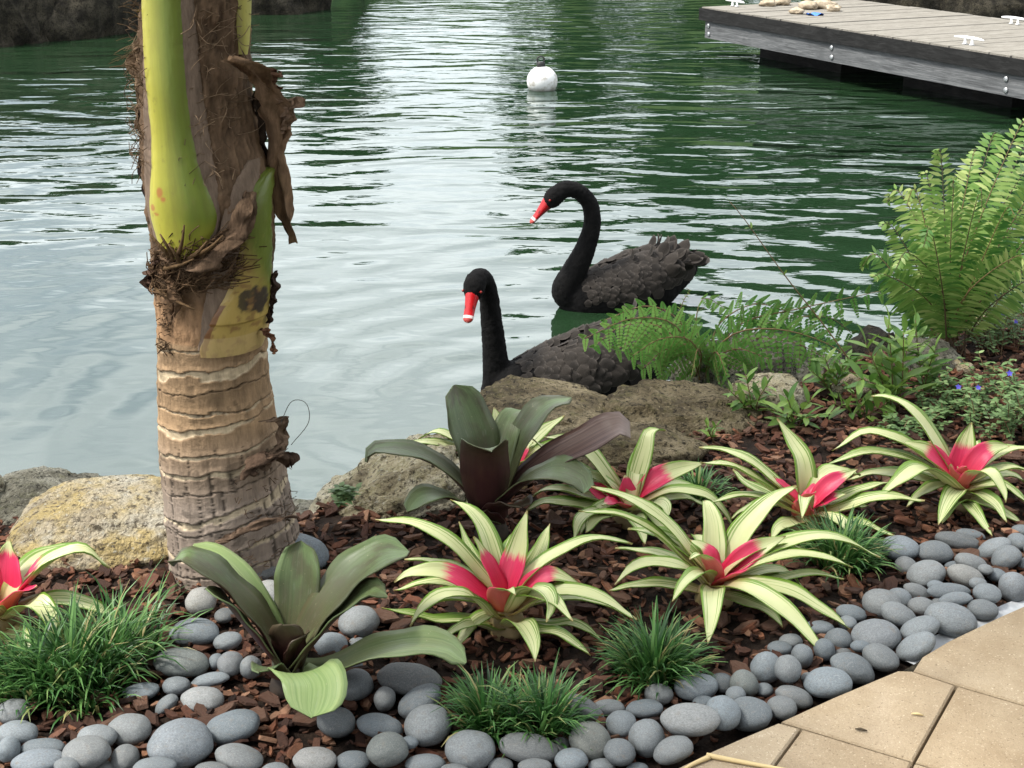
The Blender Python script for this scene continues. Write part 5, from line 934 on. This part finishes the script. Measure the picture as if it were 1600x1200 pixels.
PEB = [(21, 1112, 27, 22), (27, 1146, 33, 22), (14, 1171, 18, 26), (67, 1169, 35, 16, 0, 'D'), (59, 1190, 43, 22, 0, 'B'), (151, 1152, 31, 21), (135, 1176, 39, 26), (202, 1140, 35, 25), (196, 1184, 22, 22), (282, 1162, 51, 41, 0, 'B'), (242, 1198, 34, 16), (220, 1081, 31, 16, 8), (275, 1072, 22, 17), (260, 1101, 22, 15, 35), (316, 1093, 35, 21, 0, 'L'),
 (284, 1036, 43, 25, -5, 'G'), (304, 988, 40, 24), (314, 940, 24, 25, 0, 'W'), (350, 962, 16, 14, 0, 'D'), (355, 1002, 23, 16, 10), (338, 1034, 13, 16), (360, 1037, 21, 21, 0, 'B'), (392, 1043, 17, 25), (329, 1062, 31, 12, 8), (362, 1137, 46, 27, 14), (373, 1184, 40, 24, -15), (330, 1205, 28, 16),
 (561, 972, 33, 29), (517, 1008, 27, 22), (560, 1005, 16, 11), (555, 1070, 29, 26), (640, 1062, 52, 28, -6, 'D'), (601, 1092, 18, 27), (655, 1097, 38, 26, 32), (669, 1133, 38, 35), (525, 1128, 31, 25, -8, 'D'), (594, 1135, 37, 20, -8), (605, 1171, 33, 29, 0, 'G'), (492, 1188, 35, 22, 0, 'L'), (551, 1189, 28, 17), (734, 1172, 40, 33), (665, 1194, 33, 17),
 (470, 862, 46, 29, -15, 'B'), (405, 890, 36, 25, 0, 'D'), (417, 930, 27, 25, 0, 'W'), (826, 1170, 49, 26, -12), (782, 1197, 21, 14), (835, 1198, 27, 13), (893, 1188, 27, 20), (922, 1157, 33, 33, 0, 'G'), (913, 1107, 36, 19, -30), (951, 1105, 26, 13), (1007, 1108, 30, 17, 8), (970, 1131, 25, 22), (1029, 1085, 23, 19), (1011, 1153, 29, 36), (968, 1175, 25, 23), (1052, 1172, 32, 23, 25), (940, 1196, 22, 12), (996, 1201, 18, 10), (1078, 1124, 48, 28, 0, 'L'),
 (1087, 1074, 35, 22, 8), (1080, 1053, 16, 9), (1128, 1067, 19, 17, 0, 'D'), (1163, 1069, 22, 27, 0, 'G'), (1197, 1043, 25, 28), (1129, 1115, 28, 32), (1170, 1115, 37, 30), (1221, 1106, 24, 19), (1194, 1078, 15, 13), (1241, 1089, 31, 19, -15), (1294, 1067, 37, 27, 8), (1332, 1044, 38, 24, -22), (1231, 1046, 21, 27), (1253, 1025, 18, 28, 15), (1218, 1013, 20, 13), (1236, 1002, 19, 14), (1288, 1015, 17, 21), (1280, 981, 24, 13), (1310, 999, 22, 19, 0, 'D'), (1330, 958, 25, 14, -8), (1324, 973, 15, 13),
 (1377, 943, 30, 26), (1370, 994, 40, 28, 0, 'B'), (1406, 934, 19, 17), (1405, 962, 30, 22, -22), (1434, 926, 25, 14, -25), (1440, 948, 22, 17), (1376, 1027, 30, 23, -18), (1430, 1011, 34, 20, 35), (1438, 982, 32, 20, 18), (1486, 968, 41, 30, -8), (1483, 924, 34, 14), (1493, 936, 26, 12, 8), (1535, 953, 24, 19), (1542, 927, 22, 17), (1583, 917, 22, 33, 0, 'B'),
 (1448, 897, 31, 23, 14), (1509, 900, 30, 20, -14, 'W'), (1494, 884, 18, 9), (1460, 863, 29, 20), (1406, 857, 30, 23), (1415, 883, 17, 16), (1496, 846, 38, 17, -12, 'D'), (1517, 836, 24, 11, -10, 'D'), (1518, 880, 28, 17, -18), (1553, 857, 28, 18, 32), (1572, 871, 24, 20, 28), (1557, 899, 15, 13), (1590, 847, 17, 17), (1597, 829, 17, 11), (1603, 882, 12, 13), (1625, 860, 25, 18), (1630, 905, 24, 18), (1640, 830, 26, 17),
 (455, 905, 22, 16, 0, 'D'), (500, 1050, 22, 16), (545, 1040, 22, 15), (1150, 1085, 16, 13), (1265, 1062, 14, 12, 0, 'D'), (1345, 1010, 16, 11), (1318, 1022, 15, 10, 0, 'D'), (1470, 945, 16, 12), (1462, 915, 14, 10), (1528, 912, 14, 11), (1395, 905, 0, 0), (104, 1196, 20, 14), (162, 1200, 18, 12), (430, 1205, 24, 14), (710, 1205, 24, 12), (875, 1165, 16, 14, 0, 'D'), (640, 1160, 14, 11), (1100, 1098, 18, 12, 0, 'D'), (1540, 890, 12, 10)]
TONE = {'': ((.215, .240, .256), 'grey'), 'D': ((.13, .145, .155), 'dark slate'), 'L': ((.31, .315, .31), 'light grey'), 'W': ((.36, .355, .33), 'pale'), 'B': ((.215, .245, .275), 'bluish grey'), 'G': ((.18, .205, .195), 'greenish grey')}
LM = [('the palm trunk', 368, 860), ('the front dark bromeliad', 452, 1060), ('the largest grass tuft', 110, 1080), ('the double grass tuft', 806, 1140), ('the middle grass tuft', 1022, 1050), ('the right grass tuft', 1312, 870), ('the cut pale paver', 1180, 1165), ('the far right bromeliad', 1502, 780),
      ('the bottom left photo corner', 0, 1200), ('the right photo edge', 1600, 890), ('the paver joint at the bed edge', 1410, 1045), ('the tip of the longest striped leaf', 1291, 1038), ('the drooping dark leaf tip', 728, 1036), ('the pale cut tip leaf', 483, 1120)]
ORD = ['nearest', 'second nearest', 'third nearest', 'fourth nearest', 'fifth nearest', 'sixth nearest', 'seventh nearest', 'eighth nearest', 'ninth nearest', 'tenth nearest', 'eleventh nearest', 'twelfth nearest']
placed = []; r = random.Random(99)
for i, p in enumerate(PEB):
    x, y, a, b = p[:4]; rot = p[4] if len(p) > 4 else 0; tn = p[5] if len(p) > 5 else ''
    if a == 0: continue
    g = at_z(x, y, .03); k = ppm(g); rx, rz, ry = a / k, .80 * b / k, 1.25 * b / k; ry = min(ry, rx * 1.15); rz = min(rz, max(rx, ry) * .95)
    c0 = at_z(x, y, rz * .92 + .004)
    placed.append([i, x, y, a, b, rot, tn, np.array(c0), np.array([rx, ry, rz])])
# let stones that would share space ride up on the ones behind (towards the camera along the line of sight)
placed.sort(key=lambda q: -q[7][1])
for a_ in range(len(placed)):
    A_ = placed[a_]; v = unit(CO - A_[7]); mv = 0.0
    for _ in range(12):
        hit = False
        for b_ in range(a_):
            B_ = placed[b_]; d = (A_[7] - B_[7]) / (A_[8] + B_[8])
            if np.dot(d, d) < .80: hit = True; break
        if not hit or mv > .045: break
        A_[7] = A_[7] + v * .004; mv += .004
lab = {}
for q in placed:
    i, x, y, a, b, rot, tn, c0, rad = q; best = min(LM, key=lambda l: (l[1] - x) ** 2 + 1.6 * (l[2] - y) ** 2); dx, dy = x - best[1], y - best[2]
    side = ('left of' if dx < 0 else 'right of') if abs(dx) > abs(dy) * 1.1 else ('in front of' if dy > 0 else 'behind')
    size = 'large' if a * b > 950 else ('small' if a * b < 420 else 'medium'); ar = a / b; shp = 'round' if .8 < ar < 1.25 else ('upright oval' if ar <= .8 else ('flat oval' if ar > 1.75 else 'oval'))
    q.append((f'{size} {TONE[tn][1]} {shp} pebble', side, best[0], math.hypot(dx, dy))); lab.setdefault(q[9][:3], []).append(q)
for key, qs in lab.items():
    qs.sort(key=lambda q: q[9][3])
    for j, q in enumerate(qs):
        i, x, y, a, b, rot, tn, c0, rad = q[:9]; txt = f'{key[0]} {key[1]} {key[2]}' if len(qs) == 1 else f'{ORD[j]} {key[0]} {key[1]} {key[2]}'
        o = bpy.data.objects.new('pebble', PM[i % 7]); col.objects.link(o); o.location = c0; o.scale = rad; o.rotation_euler = (r.uniform(-.12, .12), -R(rot), r.uniform(-.15, .15))
        cc = TONE[tn][0]; f = r.uniform(.66, 1.10); wv = r.uniform(-.014, .014); o.color = (cc[0] * f + wv, cc[1] * f, cc[2] * f - wv, 1); tag(o, txt, 'pebble', 'smooth grey pebbles edging the bed')

# ================================================================== BARK MULCH
n = NT('bark_chip'); oc = n.N('NewGeometry').outputs['Position']; gr = n.noise(90, 5, .7, n.map(oc, (1, 1, 1)))
c = n.mix(.55, n.tint(), n.ramp(gr, [(.3, .35), (.55, 1.0), (.75, 1.6)]), 'MULTIPLY'); M_chip = n.done(n.bsdf(c, .82, n.bump(n.noise(160, 5, .7, oc), .7, .004), .3))
def chip(r, L, W_, H):
    k = r.randint(5, 7); a = sorted(r.uniform(0, 6.28) for _ in range(k)); a = [6.283 * (i + r.uniform(-.25, .25)) / k for i in range(k)]; P = [(L / 2 * math.cos(q) * r.uniform(.8, 1.15), W_ / 2 * math.sin(q) * r.uniform(.7, 1.15)) for q in a]
    bend = r.uniform(-1.2, 1.2) / max(L, .01) * .25; V = [(x, y, H / 2 * r.uniform(.6, 1) + bend * x * x) for x, y in P] + [(x * 1.05 + r.uniform(-.1, .1) * W_, y * 1.08, -H / 2 + bend * x * x) for x, y in P]
    F = [tuple(range(k)), tuple(range(2 * k - 1, k - 1, -1))] + [(i, k + i, k + (i + 1) % k, (i + 1) % k) for i in range(k)]; return np.array(V), F
CH = [chip(random.Random(300 + i), 1, random.Random(i).uniform(.25, .6), .14) for i in range(14)]
BROWN = np.array([(.115, .046, .026), (.16, .073, .043), (.085, .034, .021), (.20, .105, .066), (.06, .028, .019), (.14, .062, .040), (.24, .14, .095), (.10, .05, .035)])
def in_bed(x, y):
    s = pond_sd(np.array([x]), np.array([y]))[0]
    if s > .10: return False
    px = 800 + x / (np.dot(np.array([x, y, 0]) - CO, FW)) * FPX
    t_ = np.array([x, y, 0]) - CO; py = 600 - np.dot(t_, UP) / np.dot(t_, FW) * FPX; ed = np.interp(px, [q[0] for q in EDGE_PX], [q[1] for q in EDGE_PX], left=2000, right=900)
    return py < ed - 6 and -260 < px < 1800 and py < 1290
gr_ = np.random.default_rng(21); r = random.Random(22); m = MB(); cnt = 0; big = []
cand = np.stack([gr_.uniform(-1.15, 1.75, 26000), gr_.uniform(1.75, 4.3, 26000)], 1); sdv = pond_sd(cand[:, 0], cand[:, 1]); gz_ = ground_z(cand[:, 0], cand[:, 1])
tt = np.stack([cand[:, 0], cand[:, 1], np.zeros(26000)], 1) - CO; dep = tt @ FW; ppx = 800 + tt[:, 0] / dep * FPX; ppy = 600 - (tt @ UP) / dep * FPX; edv = np.interp(ppx, [q[0] for q in EDGE_PX], [q[1] for q in EDGE_PX], left=2000, right=900)
ok = (sdv < .13) & (ppy < edv - 6) & (ppx > -200) & (ppx < 1780) & (ppy < 1260); idx = np.nonzero(ok)[0]
def rotm(ax, ay, az): return np.array(Matrix.Rotation(az, 3, 'Z') @ Matrix.Rotation(ay, 3, 'Y') @ Matrix.Rotation(ax, 3, 'X'))
for k in idx:
    V, F = CH[r.randrange(14)]; L = r.uniform(.014, .042) * (.75 if r.random() < .5 else 1.2); M_ = rotm(r.gauss(0, .35), r.gauss(0, .3), r.uniform(0, 6.28)); m.add((V * L) @ M_.T + [cand[k, 0], cand[k, 1], gz_[k] + r.uniform(.001, .014)], F, 0, None, BROWN[r.randrange(8)] * [1.02, .95, .85] * r.choice([r.uniform(.2, .6), r.uniform(.5, 1.0), r.uniform(.8, 1.3)]))
tag(link('bark_mulch', m.mesh('bark_mulch', False), M_chip), 'reddish brown bark mulch covering the planting bed', 'mulch', kind='stuff')
n = NT('bark_chip_large'); oi = n.N('ObjectInfo'); oc = n.co(); c = n.mix(n.ramp(n.noise(3, 5, .7, n.map(oc, (1, 5, 1))), [(.35, 0), (.65, 1)]), n.mix(oi.outputs['Random'], (.10, .042, .026), (.20, .10, .062)), n.mix(oi.outputs['Random'], (.06, .027, .019), (.27, .16, .11)))
M_chipL = n.done(n.bsdf(c, .8, n.bump(n.noise(5, 5, .7, n.map(oc, (1, 5, 2))), .8, .06), .3))
CM = []
for i in range(10):
    V, F = chip(random.Random(500 + i), 1, random.Random(40 + i).uniform(.38, .75), .13); me = MB().add(V, F).mesh('bark_chip', False); me.materials.append(M_chipL); CM.append(me)
vis = [k for k in idx if 640 < ppy[k] < 1190 and -10 < ppx[k] < 1610 and sdv[k] < .05]; r.shuffle(vis)
for k in vis[:285]:
    o = bpy.data.objects.new('bark_chip', CM[r.randrange(10)]); col.objects.link(o); o.parent = ground; L = r.uniform(.034, .062); o.location = (cand[k, 0], cand[k, 1], gz_[k] + .012 + r.uniform(0, .008)); o.scale = (L, L, L); o.rotation_euler = (r.gauss(0, .25), r.gauss(0, .22), r.uniform(0, 6.28))
# ------------------------------------------------------------------ dry straw on the pale paver
n = NT('dry_straw'); M_straw = n.done(n.bsdf((.52, .40, .20), .6))
for (P2, lb) in (([(1104, 1180), (1150, 1189), (1205, 1199), (1260, 1208)], 'dry yellow straw lying along the cut pale paver'), ([(1108, 1183), (1085, 1193), (1062, 1206)], 'shorter dry straw crossing the left end of the paver')):
    S = spline([at_z(x, y, PT + .004) for x, y in P2], 16); m = MB(); tube(m, S - S[0], np.linspace(.004, .0022, 16), 6); tag(link('straw', m.mesh('straw'), M_straw, None, S[0]), lb, 'straw')
for (x, y, lb) in ((1433, 1116, 'tiny pale wood chip on the paver below the joint'), (1345, 1140, 'tiny dark twig on the paver beside the cut pale paver')):
    p = at_z(x, y, PT + .003); m = MB(); tube(m, [(-.008, .002, 0), (0, 0, .001), (.009, -.003, 0)], [.001, .0022, .001], 6); tag(link('wood_bit', m.mesh('wood_bit'), M_straw if y < 1130 else M_bark, None, p), lb, 'twig')
